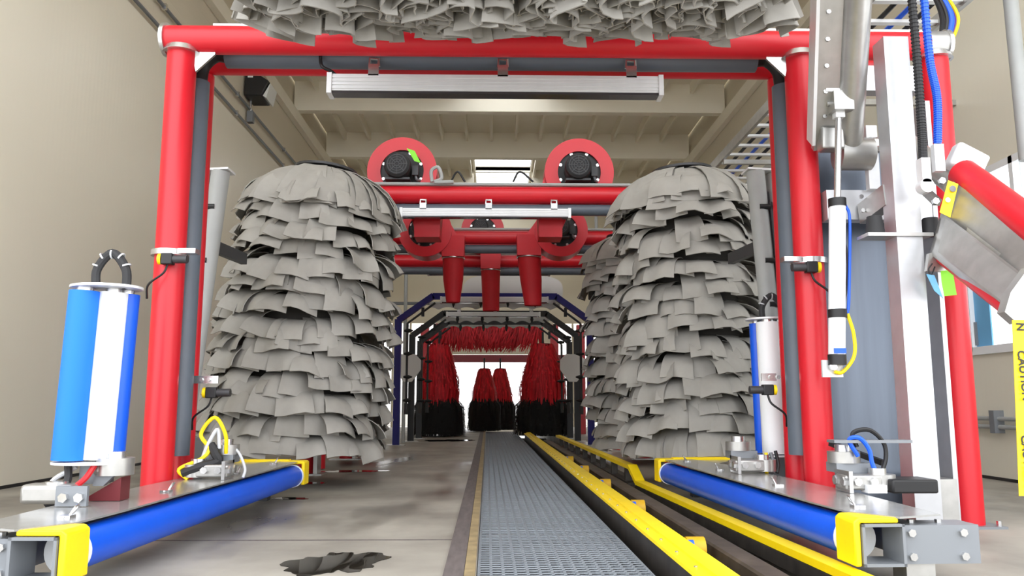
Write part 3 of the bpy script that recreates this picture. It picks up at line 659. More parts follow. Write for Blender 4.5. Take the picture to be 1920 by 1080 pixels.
# ================================================================ blower arches
def blower_arch(Y, lab, first=False):
    t = thing('blower_arch', lab, 'arch', (0, Y, 0), 'red blower arches'); z = 3.06
    for x in (-2.02, 2.02):
        MB().tube((x, Y, .012), (x, Y, z), .09).build('column', 'red', t)
        MB().bb((x-.2, Y-.16, 0), (x+.2, Y+.16, .016)).build('base_plate', 'alu', t)
        MB().bb((x+.1, Y-.1, .016), (x+.14, Y+.1, .3)).build('foot_gusset', 'alu', t)
        MB().tube((x, Y+.66, .012), (x, Y+.66, z), .07).build('rear_column', 'red', t)
    MB().tube((-2.12, Y, z), (2.12, Y, z), .1).build('beam', 'red', t)
    MB().tube((-2.12, Y+.66, z), (2.12, Y+.66, z), .08).build('rear_beam', 'red', t)
    MB().tube((-1.9, Y+.02, z-.165), (1.9, Y+.02, z-.165), .062).build('grey_pipe', 'greypipe', t)
    MB().bb((-1.95, Y-.05, z+.085), (1.95, Y+.06, z+.1)).build('top_angle', 'alu', t)
    MB().tube((-1.9, Y-.085, z+.1), (1.9, Y-.085, z+.1), .018, 8).build('conduit', 'columngrey', t)
blower_arch(8.85, 'front red blower arch carrying the two round blowers')
blower_arch(11.2, 'middle red blower arch behind the silver light bar')
blower_arch(13.1, 'rear red blower arch carrying the centre nozzle')
def blower(px, py, Y, rr, side, duct, nozzle, lab, flag=False):
    c = at(px, py, Y); t = thing('blower', lab, 'blower', c, 'red dryer blowers'); dp = .34
    n = 48; ro = []; 
    MB().ring(c+V((0, .0, 0)), (0, 1, 0), rr, rr*.62, .03, n).build('front_ring', 'red', t)
    MB().ring(c+V((0, dp/2, 0)), (0, 1, 0), rr, rr-.01, dp, n).build('scroll', 'red', t)
    MB().tube(c+V((0, dp, 0)), c+V((0, dp+.012, 0)), rr, n).build('back_plate', 'red', t)
    MB().tube(c+V((0, .02, 0)), c+V((0, .04, 0)), rr*.66, 36).build('inlet_plate', 'black', t)
    m = c+V((-.03, 0, .01))
    MB().tube(m+V((0, -.2, 0)), m+V((0, .02, 0)), rr*.36, 28).build('motor', 'darkgrey', t)
    cv = MB().path([m+V((0, -.26, 0)), m+V((0, -.24, 0)), m+V((0, -.19, 0))], [rr*.3, rr*.36, rr*.38], 28).build('fan_cover', 'rubber', t)
    for k in range(4): MB().ring(m+V((0, -.262, 0)), (0, 1, 0), rr*(.07+.07*k), rr*(.05+.07*k), .006, 24).build('grille_ring', 'darkgrey', cv)
    for k in range(8):
        a = math.pi*k/4; e = V((math.cos(a), 0, math.sin(a))); MB().bar(m+V((0, -.263, 0))+e*.02, m+V((0, -.263, 0))+e*rr*.29, .008, .006, (0, 1, 0)).build('grille_spoke', 'darkgrey', cv)
    MB().box(m+V((0, -.1, -rr*.37)), (rr*.7, .2, rr*.06)).build('motor_foot', 'darkgrey', t)
    MB().box(m+V((rr*.48, -.08, -rr*.08)), (.07, .09, .11)).build('terminal_box', 'darkgrey', t)
    MB().path(spline([m+V((rr*.48, -.08, -rr*.2)), m+V((rr*.52, -.07, -rr*.32)), m+V((rr*.6, .01, -rr*.3))], 5), .016, 8).build('cord', 'steelgrey', t)
    for k in range(8):
        a = 2*math.pi*(k+.5)/8; bolt(c+V((rr*.58*math.cos(a), .02, rr*.58*math.sin(a))), (0, -1, 0), .02, .016).build('bolt', 'zinc', t)
    if flag: MB().prism([m+V((.1, -.2, .2)), m+V((.19, -.2, .17)), m+V((.26, -.2, .03)), m+V((.19, -.2, .05))], (0, .004, 0)).build('green_tag', 'green', t)
    dx0, dx1, dy0, dy1 = duct; a = at(dx0, dy0, Y+.1); b = at(dx1, dy1, Y+.1); md = (a.x+b.x)/2; hw = (b.x-a.x)/2
    # scroll outlet: tangent box leaving the wheel, turning down
    MB().prism([(c.x+side*rr*.1, Y+.03, c.z+rr*.98), (c.x+side*rr*.75, Y+.03, c.z+rr*.62), (md+side*hw, Y+.03, c.z-rr*.6), (md+side*hw, Y+.03, b.z+.1), (md-side*hw, Y+.03, b.z+.1), (c.x, Y+.03, c.z-rr*.5)], (0, dp-.04, 0)).build('outlet_duct', 'red', t)
    MB().hexa([(a.x, Y+.02, b.z), (b.x, Y+.02, b.z), (b.x, Y+dp, b.z), (a.x, Y+dp, b.z), (a.x-.01, Y+.0, b.z+.28), (b.x+.01, Y+.0, b.z+.28), (b.x+.01, Y+dp, b.z+.28), (a.x-.01, Y+dp, b.z+.28)]).build('outlet_box', 'red', t)
    if nozzle:
        nx0, nx1, ny = nozzle; e = at((nx0+nx1)/2, ny, Y+.1); w2 = (at(nx1, ny, Y+.1).x-at(nx0, ny, Y+.1).x)/2; cx = (a.x+b.x)/2; z1 = b.z+.02
        pts = []; secs = [(z1, hw*1.0, .14), ((z1+e.z)/2, hw*.92, .115), (e.z, w2, .085)]
        mb = MB(); ns = 24; vs = []; fs = []
        for z, rx, ry in secs:
            for k in range(ns): an = 2*math.pi*k/ns; vs.append((cx+(e.x-cx)*(z1-z)/(z1-e.z)+rx*math.cos(an), Y+.17+ry*math.sin(an), z))
        for q in range(2):
            for k in range(ns): fs.append((q*ns+k, q*ns+(k+1) % ns, (q+1)*ns+(k+1) % ns, (q+1)*ns+k))
        mb.add(vs, fs).build('nozzle', 'redcloth', t)
        MB().path([(cx+hw*1.03*math.cos(2*math.pi*k/24), Y+.17+.148*math.sin(2*math.pi*k/24), z1-.03) for k in range(25)], .01, 6).build('strap', 'zinc', t)
mat('redcloth', (190, 14, 30), .6, var=.08)
blower(754, 321, 9.06, .4, 1, (779, 825, 395, 447), None, 'round red blower on the front beam with a green tag', True)
blower(1086, 323, 9.06, .4, -1, (1010, 1053, 395, 447), None, 'round red blower on the front beam beside the right brush')
blower(797, 432, 10.7, .36, 1, (830, 870, 400, 482), (836, 862, 566), 'red blower hung on the middle beam with the left nozzle')
blower(1052, 432, 10.7, .36, -1, (970, 1014, 400, 480), (984, 1016, 572), 'red blower hung on the middle beam with the right nozzle')
blower(905, 432, 12.6, .34, 1, (902, 938, 440, 505), (905, 936, 582), 'red blower on the rear beam with the centre nozzle')
t = tag(MB().path(spline([at(810, 341, 8.72), at(809, 320, 8.72), at(822, 314, 8.72), at(828, 334, 8.7), at(815, 341, 8.68), at(850, 341, 8.72)], 6), .02, 8).build('cable_loop', 'columngrey'), 'grey cable looped beside the left front blower', 'cable')
for k, (a, b, c_) in enumerate((((845, 341), (858, 322), (872, 341)), ((962, 341), (975, 322), (1000, 341)))):
    tag(MB().path(spline([at(*a, 8.86), at(*b, 8.86), at(*c_, 8.86)], 6), .012, 6).build('wire', 'black'), ('black wire arching beside the left front blower', 'black wire arching beside the right front blower')[k], 'wire')
# ================================================================ wash arches
ARCH = {}
def wash_arch(Y, xc, hw, zt_, ch, m, wd, lab, nz=True):
    t = thing('wash_arch', lab, 'arch', (xc, Y, 0))
    pts = [V((xc-hw, Y, .012)), V((xc-hw, Y, zt_-ch*.72)), V((xc-hw+ch, Y, zt_)), V((xc+hw-ch, Y, zt_)), V((xc+hw, Y, zt_-ch*.72)), V((xc+hw, Y, .012))]
    nm = ['column', 'shoulder', 'top_beam', 'shoulder', 'column']
    for i in range(5): MB().bar(pts[i], pts[i+1]+(pts[i+1]-pts[i]).normalized()*(.02 if i < 4 else 0), .12 if i in (0, 4) else wd, wd if i in (0, 4) else .12, (0, 1, 0)).build(nm[i], m, t)
    for x in (xc-hw, xc+hw): MB().bb((x-.16, Y-.12, 0), (x+.16, Y+.12, .014)).build('base_plate', 'alu', t)
    if nz:
        for s in (-1, 1):
            x = xc+s*(hw-.17); MB().tube((x, Y, .75), (x, Y, zt_-ch*.8), .022, 8).build('spray_pipe', 'darkgrey', t)
            for k in range(4):
                z = .8+k*.42; MB().path([(x+s*.06, Y, z), (x-s*.02, Y, z), (x-s*.1, Y-.03, z)], [.018, .04, .012], 8).build('spray_nozzle', 'black', t)
            a = V((x, Y, zt_-ch*.8)); b = V((xc+s*(hw-ch-.05), Y, zt_-.12)); MB().tube(a, b, .02, 8).build('spray_pipe', 'darkgrey', t)
            c = a.lerp(b, .55); MB().box(c, (.05, .08, .16)).build('spray_nozzle', 'black', t)
            MB().tube(V((x, Y, .55)), V((x, Y, .75)), .035, 8).build('valve', 'darkgrey', t)
        for k in range(4):
            x = xc+(k-1.5)*.5; MB().path([(x, Y, zt_-.05), (x, Y, zt_-.12), (x, Y-.01, zt_-.2)], [.02, .035, .008], 8).build('spray_nozzle', 'black', t)
    ARCH[Y] = t; return t
xa = (at(745, 700, 14.8).x+at(1107, 700, 14.8).x)/2; ha = (at(1107, 700, 14.8).x-at(745, 700, 14.8).x)/2
wash_arch(14.8, xa, ha, at(925, 556, 14.8).z, .62, 'navy', .11, 'navy blue painted wash arch with chamfered shoulders')
wash_arch(16.3, (at(772, 700, 16.3).x+at(1082, 700, 16.3).x)/2, (at(1082, 700, 16.3).x-at(772, 700, 16.3).x)/2, at(925, 588, 16.3).z, .62, 'black', .11, 'front black wash arch inside the navy arch')
wash_arch(17.6, (at(787, 700, 17.6).x+at(1068, 700, 17.6).x)/2, (at(1068, 700, 17.6).x-at(787, 700, 17.6).x)/2, at(925, 604, 17.6).z, .6, 'black', .11, 'rear black wash arch close to the red brushes')
def scallop(px0, px1, py0, py1, Y, k, arch):
    a = at(px0, py0, Y); b = at(px1, py1, Y); n = k*10; vs = [V((a.x, Y, a.z)), V((b.x, Y, a.z))]
    for i in range(n+1):
        u = 1-i/n; vs.append(V((a.x+(b.x-a.x)*u, Y, b.z+.05*abs(math.cos(math.pi*k*u)))))
    MB().prism(vs, (0, .02, 0)).build('splash_panel', 'scallop', ARCH[arch])
    for f_ in (.2, .5, .8): MB().bar((a.x+(b.x-a.x)*f_, arch, a.z+.02), (a.x+(b.x-a.x)*f_, Y+.01, a.z+.02), .03, .1).build('panel_bracket', 'zinc', ARCH[arch])
scallop(805, 1050, 566, 581, 15.0, 7, 14.8)
scallop(822, 1032, 592, 606, 16.5, 8, 16.3)
scallop(825, 1025, 604, 616, 17.8, 8, 17.6)
c = at(962, 545, 14.95); mb = []
for i in range(40):
    a = 2*math.pi*i/40; ca, sa = math.cos(a), math.sin(a); q = .5
    mb.append(c+V((.93*abs(ca)**q*math.copysign(1, ca), 0, .3*abs(sa)**.7*math.copysign(1, sa))))
MB().prism(mb, (0, .03, 0)).build('arch_panel', 'scallop', ARCH[14.8])
for px, lab in ((765, 'white shield panel on the left posts of the wash arches'), (1074, 'white shield panel on the right posts of the wash arches')):
    c = at(px, 688, 15.6); pts = [c+V((.26*x, 0, .26*z)) for x, z in ((-.95, .5), (-.5, .95), (.5, .95), (.95, .5), (.95, -.2), (.3, -1.1), (-.3, -1.1), (-.95, -.2))]
    MB().prism(pts, (0, .02, 0)).build('shield_panel', 'scallop', ARCH[16.3], bevel=.01)
    MB().bar(c+V((0, .02, 0)), c+V((0, .75, 0)), .05, .05).build('shield_bracket', 'black', ARCH[16.3])
# pipes near the exit
for px, lab in ((758, 'thin vertical steel pipe behind the navy arch on the left'), (1122, 'thin vertical steel pipe behind the navy arch on the right')):
    p = at(px, 700, 15.9); tag(MB().tube((p.x, 15.9, 0), (p.x, 15.9, 4.6), .035, 10).build('stand_pipe', 'columngrey'), lab, 'pipe')
p = at(716, 700, 20); tag(MB().path([(p.x-.4, 20, 0), (p.x-.4, 20, .8), (p.x-.3, 20, .9), (p.x-.05, 20, .9), (p.x, 20, 1.0), (p.x, 20, 3.1), (p.x+.1, 20, 3.2), (p.x+3.0, 20, 3.2)], .04, 10).build('bent_pipe', 'steelgrey'), 'bent steel pipe in front of the bright left panels', 'pipe')
for px, lab in ((795, 'slim red post behind the left red brush'), (1040, 'slim red post behind the right red brush'), (1090, 'slim red post beside the right navy post')):
    p = at(px, 700, 20.3); tag(MB().bb((p.x-.1, 20.3, 0), (p.x+.1, 20.48, 2.7)).build('brush_post', 'red'), lab, 'post')
tag(MB().bb((-2.6, 24.6, 1.98), (2.7, 24.85, 2.2)).build('exit_beam', 'maroon'), 'dark red beam across the tunnel before the exit', 'beam')
tag(MB().bb((-3.4, 22, 4.45), (4.0, 22.25, 4.75)).build('cross_beam', 'cream'), 'cream cross beam high behind the wash arches', 'beam')
# ================================================================ strand brushes
def strands(root, c, H, r_hub, r_out, z_red, n, seed, droop=.55, black=True):
    r = random.Random(seed); red = MB(); blk = MB()
    for i in range(n):
        z = H*(1-(i+r.random())/n*.93); a = r.uniform(0, 2*math.pi); f = z/H
        ln = droop*r.uniform(.75, 1.35); isb = z-ln*.75 < z_red and black
        if isb: z = min(z, z_red+.06*r.random()+.1); rr = r_out*1.1*r.uniform(.78, 1.14); ln = min(ln*.9, max(.1, z-.02))
        else: rr = r_out*(.5+.42*min(1, (1-f)*3.2)**.7+.1*(1-f))*r.uniform(.84, 1.08)
        rr2 = rr*(1.0 if isb else .96); e = V((math.cos(a), math.sin(a), 0)); g = V((-e.y, e.x, 0)); wd = r.uniform(.012, .022)
        P = [c+e*r_hub+V((0, 0, z)), c+e*(r_hub+(rr-r_hub)*.6)+V((0, 0, z+.02)), c+e*rr+V((0, 0, z-ln*.35)), c+e*rr2*r.uniform(.97, 1.06)+g*r.uniform(-.05, .05)+V((0, 0, max(.02, z-ln)))]
        vs = []
        for k, p in enumerate(P):
            w_ = wd*(1 if k < 3 else .35); vs += [p-g*w_, p+g*w_]
        (blk if isb else red).add(vs, [(0, 1, 3, 2), (2, 3, 5, 4), (4, 5, 7, 6)])
    red.build('red_strands', 'redstrand', root, 'stuff')
    if blk.v: blk.build('black_strands', 'blackstrand', root, 'stuff')
def strand_brush(px, ty, Y, rad, lab, n=2600, seed=1, zr_=.72):
    c = at(px, 700, Y); c.z = 0; H = at(px, ty, Y).z; t = thing('strand_brush', lab, 'brush', c, 'red and black strand brushes')
    MB().tube(c+V((0, 0, .05)), c+V((0, 0, H+.02)), rad*.32, 18).build('hub', 'maroon', t)
    MB().tube(c+V((0, 0, .06)), c+V((0, 0, zr_+.1)), rad*.7, 18).build('black_hub', 'blackstrand', t)
    strands(t, c, H, rad*.3, rad, zr_, n, seed)
    MB().tube(c+V((0, 0, H)), c+V((0, 0, H+.3)), .025, 8).build('spindle', 'darkgrey', t)
strand_brush(823, 646, 19.0, .50, 'left red strand brush with black foot in front of the exit', 3000, 1)
strand_brush(1018, 646, 19.0, .56, 'right red strand brush with black foot beside the conveyor', 3200, 2)
strand_brush(908, 692, 22.0, .36, 'centre red strand brush, left of the overlapping pair', 2400, 3)
strand_brush(938, 692, 23.0, .36, 'centre red strand brush, right of the overlapping pair', 2400, 4)
for px, lab, sd in ((852, 'low black strand wheel brush beside the left red brush', 8), (1002, 'low black strand wheel brush beside the conveyor rail', 9)):
    c = at(px, 700, 20.2); c.z = 0; t = thing('wheel_brush', lab, 'brush', c); MB().tube(c+V((0, 0, .02)), c+V((0, 0, .68)), .2, 16).build('hub', 'blackstrand', t)
    r = random.Random(sd); mb = MB()
    for i in range(1200):
        a = r.uniform(0, 6.283); e = V((math.cos(a), math.sin(a), 0)); g = V((-e.y, e.x, 0)); z = r.uniform(.08, .72); R_ = r.uniform(.28, .36); p = c+e*.15+V((0, 0, z)); q = c+e*R_+V((0, 0, max(.02, z-r.uniform(0, .15))))
        mb.add([p-g*.02, p+g*.02, q+g*.006, q-g*.006], [(0, 1, 2, 3)])
    mb.build('black_strands', 'blackstrand', t, 'stuff')
# red overhead curtain of strands
Yc = 19.6; a = at(826, 614, Yc); b = at(1012, 614, Yc); t = thing('strand_curtain', 'overhead red strand curtain between the two red brushes', 'curtain', ((a.x+b.x)/2, Yc, a.z-.3))
MB().bb((a.x-.1, Yc-.3, a.z+.02), (b.x+.1, Yc+.5, a.z+.07)).build('header', 'maroon', t)
r = random.Random(3); mb = MB()
for i in range(1500):
    x = r.uniform(a.x-.05, b.x+.05); y = Yc+r.uniform(-.3, .5); z = a.z+.02; ln = r.uniform(.25, .62); sx = r.uniform(-.3, .1)-.15*math.sin(x*3); wd = .014
    P = [V((x, y, z)), V((x+sx*.3, y-.03, z-ln*.4)), V((x+sx, y-.02, z-ln))]
    mb.add([P[0]-V((wd, 0, 0)), P[0]+V((wd, 0, 0)), P[1]-V((wd, 0, 0)), P[1]+V((wd, 0, 0)), P[2]-V((.005, 0, 0)), P[2]+V((.005, 0, 0))], [(0, 1, 3, 2), (2, 3, 5, 4)])
mb.build('red_strands', 'redstrand', t, 'stuff')
# ================================================================ right hand machine
mf = thing('mounting_frame', 'aluminium post and cross bars backed by dark steel sheet', 'frame', (2.4, 5.0, 0))
x0 = at(1546, 600, 5.3).x; x1 = at(1775, 600, 5.3).x
MB().bb((x0-.05, 5.3, .1), (x1+.02, 5.315, at(1600, 265, 5.3).z)).build('sheet_panel', 'sheet', mf)
MB().bb((x1-.14, 5.05, .1), (x1-.0, 5.07, at(1600, 200, 5.1).z)).build('side_sheet', 'sheet', mf)
for z in (.7, 1.1, 1.5, 1.55, 1.9): MB().tube((x1-.07, 5.045, z), (x1-.07, 5.052, z), .014, 10).build('hole_plug', 'black', mf)
xp = at(1705, 600, 4.62).x
MB().bb((xp-.075, 4.55, .012), (xp+.075, 4.69, at(1690, 78, 4.62).z)).build('post', 'postalu', mf)
MB().bb((xp-.16, 4.5, 0), (xp+.2, 4.8, .012)).build('post_foot', 'alu', mf)
for (pxa, pya, pxb, pyb) in ((1520, 122, 1714, 170), (1534, 356, 1735, 412)):
    a = at(pxa, pya, 5.0); b = at(pxb, pyb, 5.0); MB().bb((max(a.x, xr+R+.004), 5.0, b.z), (b.x+.05, 5.1, a.z)).build('cross_bar', 'postalu', mf)
a = at(1648, 360, 4.75)
MB().bar(at(1620, 402, 4.98), at(1668, 365, 4.66), .07, .13).build('brace', 'alu', mf)
a = at(1632, 210, 4.98); b = at(1648, 356, 4.98); MB().bb((a.x-.05, 4.95, b.z), (a.x+.02, 5.0, a.z-.1)).build('hanger_plate', 'alubright', mf)
for px, py in ((1640, 422), (1745, 425)):
    c = at(px, py, 4.6); MB().path([c+V((0, 0, -.055)), c+V((0, 0, .05))], [.055, .042], 18).build('rubber_bumper', 'rubber', mf)
a = at(1640, 440, 4.6); b = at(1732, 440, 4.6); MB().bb((a.x-.07, 4.53, a.z-.02), (b.x+.02, 4.68, a.z)).build('bumper_shelf', 'alu', mf)
for px, py in ((1614, 369), (1617, 395), (1643, 396)): p = at(px, py, 4.9); bolt(p, (0, -1, 0), .014, .014).build('bolt', 'zinc', mf)
a = at(1775, 600, 5.12); MB().bb((xo-.13, 5.0, .02), (xo-.1, 5.2, 2.7)).build('edge_angle', 'postalu', mf)
MB().bb((xo-.3, 4.9, .013), (xo-.165, 5.2, .3)).build('foot_box', 'alu', mf)
# top brush swing arm
sa = thing('swing_arm', 'round aluminium swing arm of the overhead brush on its pivot', 'arm', at(1590, 285, 5.0))
pv = at(1590, 283, 4.95); tip = V((1.97, YB, az))
d = (tip-pv).normalized()
MB().tube(pv+d*.02, tip+d*.12, .085, 28).build('arm_tube', 'alu', sa)
o = V((-1, 0, 0)); o = (o-d*o.dot(d)).normalized()
MB().bar(pv+o*.14+d*.05, tip+o*.14, .17, .05, d.cross(o)).build('side_rail', 'alu', sa)
MB().bar(pv+o*.235+d*.1, tip+o*.235, .02, .11, d.cross(o)).build('side_rail', 'alubright', sa)
for k in range(7):
    p = pv+d*(.25+k*.16)+o*.17-V((0, .03, 0)); bolt(p, (0, -1, 0), .014, .012).build('bolt', 'zinc', sa)
MB().tube(pv+V((-.07, 0, -.02)), pv+V((.14, 0, -.02)), .105, 28).build('pivot_drum', 'alu', sa)
for dx in (-.17, .14): MB().tube(pv+V((dx, 0, .04)), pv+V((dx+.1, 0, .04)), .052, 20).build('bearing', 'zinc', sa); 
MB().tube(pv+V((-.19, 0, .04)), pv+V((.3, 0, .04)), .035, 14).build('pivot_shaft', 'alu', sa)
c = at(1557, 262, 4.85); MB().box(c, (.14, .1, .14)).build('side_block', 'alu', sa, bevel=.01)
c = at(1572, 168, 4.72); MB().box(c, (.2, .12, .07)).build('clevis_block', 'alubright', sa); MB().box(c+V((.0, -.02, -.09)), (.12, .1, .12)).build('clevis_lug', 'alu', sa)
# pneumatic cylinder
pc = thing('air_cylinder', 'slim white air cylinder with steel rod beside the inner right column', 'cylinder', at(1570, 685, 4.72))
a = at(1572, 210, 4.72); b = at(1570, 385, 4.72); c = at(1569, 665, 4.72)
MB().tube(a, b, .02, 14).build('rod', 'zinc', pc); MB().tube(b, c, .048, 24).build('barrel', 'white', pc)
MB().tube(b+V((0, 0, -.01)), b+V((0, 0, .04)), .052, 20).build('end_cap', 'black', pc); MB().tube(c, c+V((0, 0, -.06)), .052, 20).build('end_cap', 'black', pc)
MB().box(a+V((0, 0, .02)), (.055, .055, .12)).build('clevis', 'alubright', pc); MB().tube(a+V((-.07, 0, .05)), a+V((.07, 0, .05)), .016, 10).build('clevis_pin', 'zinc', pc)
m_ = at(1570, 588, 4.72); MB().tube(m_+V((0, 0, -.025)), m_+V((0, 0, .025)), .054, 20).build('band', 'black', pc)
MB().bb(c+V((-.035, -.052, .005)), c+V((.035, -.045, .035))).build('name_label', 'cableblue', pc)
MB().path(spline([b+V((.05, 0, .0)), b+V((.07, 0, -.1)), m_+V((.075, 0, .1)), m_+V((.06, 0, .0))], 5), .009, 8).build('blue_hose', 'cableblue', pc)
MB().path(spline([m_+V((.06, 0, -.0)), m_+V((.09, 0, -.12)), m_+V((.085, 0, -.25)), c+V((.03, 0, -.1)), c+V((-.02, 0, -.1))], 6), .011, 8).build('yellow_hose', 'yellow', pc)
MB().path(spline([m_+V((.05, .02, .05)), m_+V((.12, .1, .25)), m_+V((.16, .2, .45)), m_+V((.1, .25, .65))], 6), .008, 6).build('black_hose', 'black', pc)
MB().box(c+V((-.02, .03, -.08)), (.12, .02, .1)).build('foot_bracket', 'alubright', pc); bolt(c+V((-.03, .0, -.07)), (0, -1, 0), .024, .02).build('foot_bolt', 'zinc', pc)
# retract arm: red pipes with aluminium box
ra = thing('retract_arm', 'red pipe and aluminium box arm slanting down to the right', 'arm', at(1800, 400, 4.5))
u0, u1 = at(1806, 326, 4.5), at(1990, 466, 3.75); l0, l1 = at(1768, 482, 4.5), at(1905, 588, 3.75)
MB().tube(u0, u1, .085, 26).build('upper_pipe', 'red', ra); MB().tube(l0, l1, .042, 20).build('lower_pipe', 'red', ra)
f = [at(1788, 340, 4.45), at(1985, 480, 3.7), at(1905, 590, 3.7), at(1752, 470, 4.45)]
MB().prism(f, (.02, .09, 0)).build('side_plate', 'alu', ra)
f = [at(1768, 400, 4.43), at(1945, 535, 3.69), at(1905, 588, 3.68), at(1752, 470, 4.43)]
MB().prism(f, (.002, .012, 0)).build('lap_plate', 'alu', ra)
c = at(1812, 304, 4.55); MB().box(c, (.2, .1, .16), Matrix.Rotation(.5, 3, 'Y')).build('end_flange', 'alubright', ra, bevel=.02)
f = [at(1895, 548, 3.66), at(1930, 500, 3.66), at(1935, 600, 3.66), at(1908, 606, 3.66), at(1884, 585, 3.66)]
MB().prism(f, (.0, .06, 0)).build('end_plate', 'alu', ra)
f = [at(1778, 338, 4.42), at(1797, 345, 4.4), at(1782, 408, 4.4), at(1762, 398, 4.42)]
st = MB().prism(f, (0, .003, 0)).build('warning_sticker', 'yellow', ra)
c = at(1786, 354, 4.4); MB().tube(c+V((0, -.004, 0)), c, .018, 16).build('sticker_disc', 'steelgrey', st)
c = at(1777, 375, 4.4); MB().tube(c+V((0, -.004, 0)), c, .014, 16).build('sticker_print', 'white', st)
for px, py in ((1840, 420), (1828, 447), (1821, 482), (1764, 340), (1752, 378)): bolt(at(px, py, 4.27 if px > 1800 else 4.42), (0, -1, 0), .02, .02).build('bolt', 'zinc', ra)
MB().tube(at(1690, 262, 4.95), at(1790, 345, 4.6), .07, 20).build('stub_pipe', 'alu', ra)
MB().bar(at(1700, 325, 4.9), at(1758, 380, 4.62), .04, .04).build('link_rod', 'alu', ra)
MB().prism([at(1742, 475, 4.5), at(1760, 470, 4.5), at(1792, 510, 4.5), at(1738, 508, 4.5)], (0, .03, 0)).build('lower_lug', 'alu', ra)
# tags and caution tape
a = at(1764, 508, 4.46)
t = tag(MB().prism([at(1764, 508, 4.46), at(1786, 506, 4.46), at(1790, 530, 4.46), at(1794, 553, 4.46), at(1771, 555, 4.46), at(1766, 530, 4.46)], (0, .003, 0)).build('paper_tag', 'green'), 'bright green tag hanging against the outer red column', 'tag')
t = thing('paper_tag', 'narrow blue tag hanging on a wire beside the green tag', 'tag', at(1745, 515, 4.46))
MB().prism([at(1737, 514, 4.46), at(1752, 516, 4.46), at(1769, 560, 4.46), at(1752, 545, 4.46)], (0, .003, 0)).build('tag_body', 'skyblue', t)
MB().path(spline([at(1748, 494, 4.47), at(1741, 505, 4.47), at(1746, 516, 4.47), at(1753, 500, 4.47)], 5), .004, 6).build('wire', 'black', t)
ct = thing('caution_tape', 'yellow caution tape hanging down from the slanting arm', 'tape', at(1908, 900, 3.65))
a0, a1, b1, b0 = at(1898, 600, 3.65), at(1922, 600, 3.65), at(1934, 930, 3.6), at(1911, 930, 3.6)
MB().prism([a0, a1, b1, b0], (0, .003, 0)).build('band', 'yellow', ct)
dn = (b0-a0).normalized(); rt = (a1-a0).normalized()
def word(txt, start, size, nm='lettering'):
    cu = bpy.data.curves.new('txt', 'FONT'); cu.body = txt; cu.size = size; cu.extrude = .0008; cu.offset = .0012; tmp = bpy.data.objects.new('tmp', cu); COL.objects.link(tmp)
    bpy.context.view_layer.update(); me = bpy.data.meshes.new_from_object(tmp.evaluated_get(bpy.context.evaluated_depsgraph_get())); bpy.data.objects.remove(tmp)
    me.name = nm; me.materials.clear(); me.materials.append(M['black']); o = bpy.data.objects.new(nm, me); COL.objects.link(o); o.parent = ct
    x = dn; y = rt; z = x.cross(y); m = Matrix((x, y, z)).transposed().to_4x4(); o.matrix_local = Matrix.Translation(start-ct.location+V((0, -.003, 0))) @ m
wz = (a1-a0).length
word('N', a0+rt*wz*.28+dn*.012, wz*.85); word('CAUTION', a0+rt*wz*.28+dn*.14, wz*.85); word('CAUTION', a0+rt*wz*.28+dn*.52, wz*.85)
# hoses down to the arm, cables at the corner, pole, cable ladder
def hose(pts, r_, m, nm, lab, ribs=True, fitting=False):
    t = thing(nm, lab, 'hose', pts[-1]); sp = spline(pts, 10); MB().path(sp, r_, 10).build('hose_body', m, t)
    if ribs:
        mb = MB()
        for p, q in zip(sp, sp[1:]):
            for k in range(2):
                c = p.lerp(q, k/2); mb.ring(c, q-p, r_*1.18, r_*.8, .008, 10)
        mb.build('hose_ribs', m, t, 'stuff')
    if fitting:
        e = V(pts[-1]); MB().box(e+V((-.0, 0, -.04)), (.05, .06, .14)).build('end_fitting', 'alubright', t); MB().tube(e+V((0, -.03, -.13)), e+V((0, .03, -.13)), .04, 16).build('end_eye', 'alubright', t)
hose([at(1708, -20, 4.4), at(1720, 120, 4.4), at(1728, 240, 4.4), at(1731, 308, 4.4)], .021, 'rubber', 'ribbed_hose', 'dark ribbed hose hanging beside the aluminium post', True, True)
hose([at(1731, -20, 4.46), at(1743, 110, 4.46), at(1757, 185, 4.46), at(1758, 270, 4.46)], .02, 'cableblue', 'ribbed_hose', 'bright blue ribbed hose hanging beside the dark hose')
p = at(1759, 300, 4.46); tag(MB().bb(p-V((.028, .02, .07)), p+V((.028, .02, .09))).build('hose_clip', 'alubright'), 'aluminium clip at the lower end of the blue hose', 'clip')
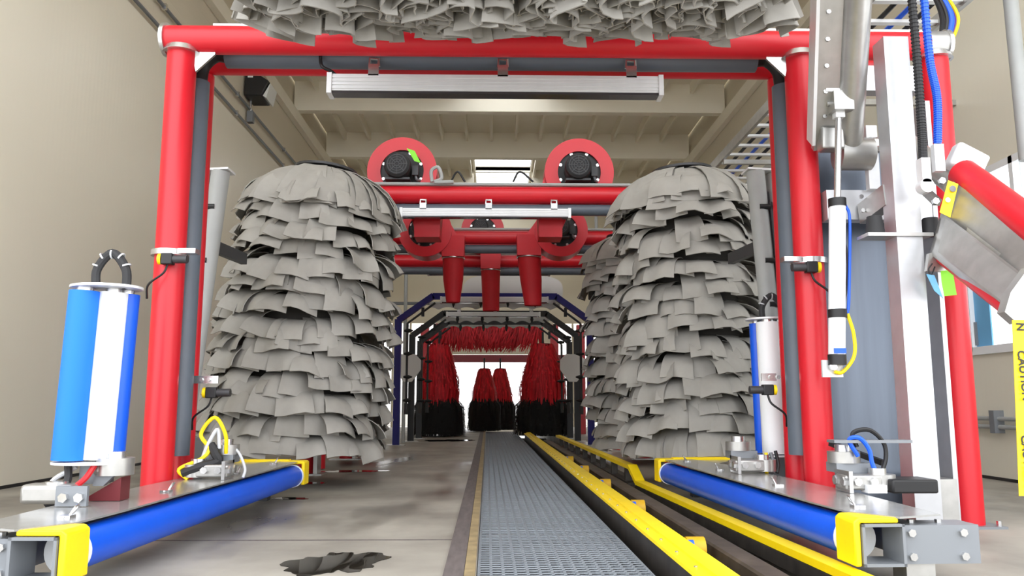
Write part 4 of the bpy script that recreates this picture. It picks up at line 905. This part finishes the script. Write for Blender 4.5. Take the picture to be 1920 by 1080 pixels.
for k, (m, dx, lab) in enumerate((('black', 0, 'black cable looping around the arch corner'), ('cableblue', 8, 'blue cable looping around the arch corner'), ('yellow', 20, 'yellow cable looping around the arch corner'), ('purple', 14, 'purple cable looping around the arch corner'), ('rubber', -8, 'thick dark cable looping around the arch corner'))):
    tag(MB().path(spline([at(1752+dx*.6, -20, 5.26+.06*k), at(1772+dx, 20, 5.26+.06*k), at(1775+dx, 50, 5.26+.06*k), at(1762+dx*.5, 95, 5.26+.06*k), at(1735, 118, 5.26+.06*k)], 6), .02 if k in (1, 4) else .012, 8).build('cable', m), lab, 'cable')
tag(MB().tube(at(1892, -30, 5.6), at(1925, 300, 5.6), .05, 14).build('stand_pipe', 'columngrey'), 'pale steel pipe standing near the right wall', 'pipe')
wp = thing('wall_pipe', 'pair of steel pipes clamped along the right wall below the window', 'pipe', (XR-.05, 7.5, .55))
for z in (.52, .6): MB().tube((XR-.05, 3.7, z), (XR-.05, 12, z), .022, 10).build('pipe', 'columngrey', wp)
MB().bb((XR-.1, 7.9, .46), (XR, 7.98, .68)).build('pipe_clamp', 'steelgrey', wp)
cl = thing('cable_ladder', 'steel cable ladder running along the right side under the ceiling', 'ladder', (3.3, 9, 4.0))
zl = 4.05; xa_, xb_ = 3.05, 3.85
for x in (xa_, xb_): MB().bb((x-.02, 4.5, zl-.06), (x+.02, 13.5, zl+.06)).build('side_rail', 'alu', cl)
for i in range(24): y = 4.7+i*.38; MB().bb((xa_, y-.03, zl-.03), (xb_, y+.03, zl)).build('rung', 'alubright', cl)
for i in range(3): y = 8.3+i*2.2; MB().bb((xa_, y-.03, zl-.12), (XR, y+.03, zl-.06)).build('wall_bracket', 'alu', cl)
for k in range(3):
    x = 3.3+k*.16; tag(MB().path(spline([(x, 4.6, zl+.03), (x+.05, 7, zl+.03), (x-.04, 9.5, zl+.03), (x+.02, 12.6, zl+.03), (x, 13.5, zl+.03), (x-.02, 13.8, zl-.1), (x-.03, 13.85, zl-.5)], 5), .022, 8).build('cable', ('black', 'cableblue', 'rubber')[k]), ('black cable lying on the cable ladder', 'blue cable lying on the cable ladder', 'dark rubber cable lying on the cable ladder')[k], 'cable')
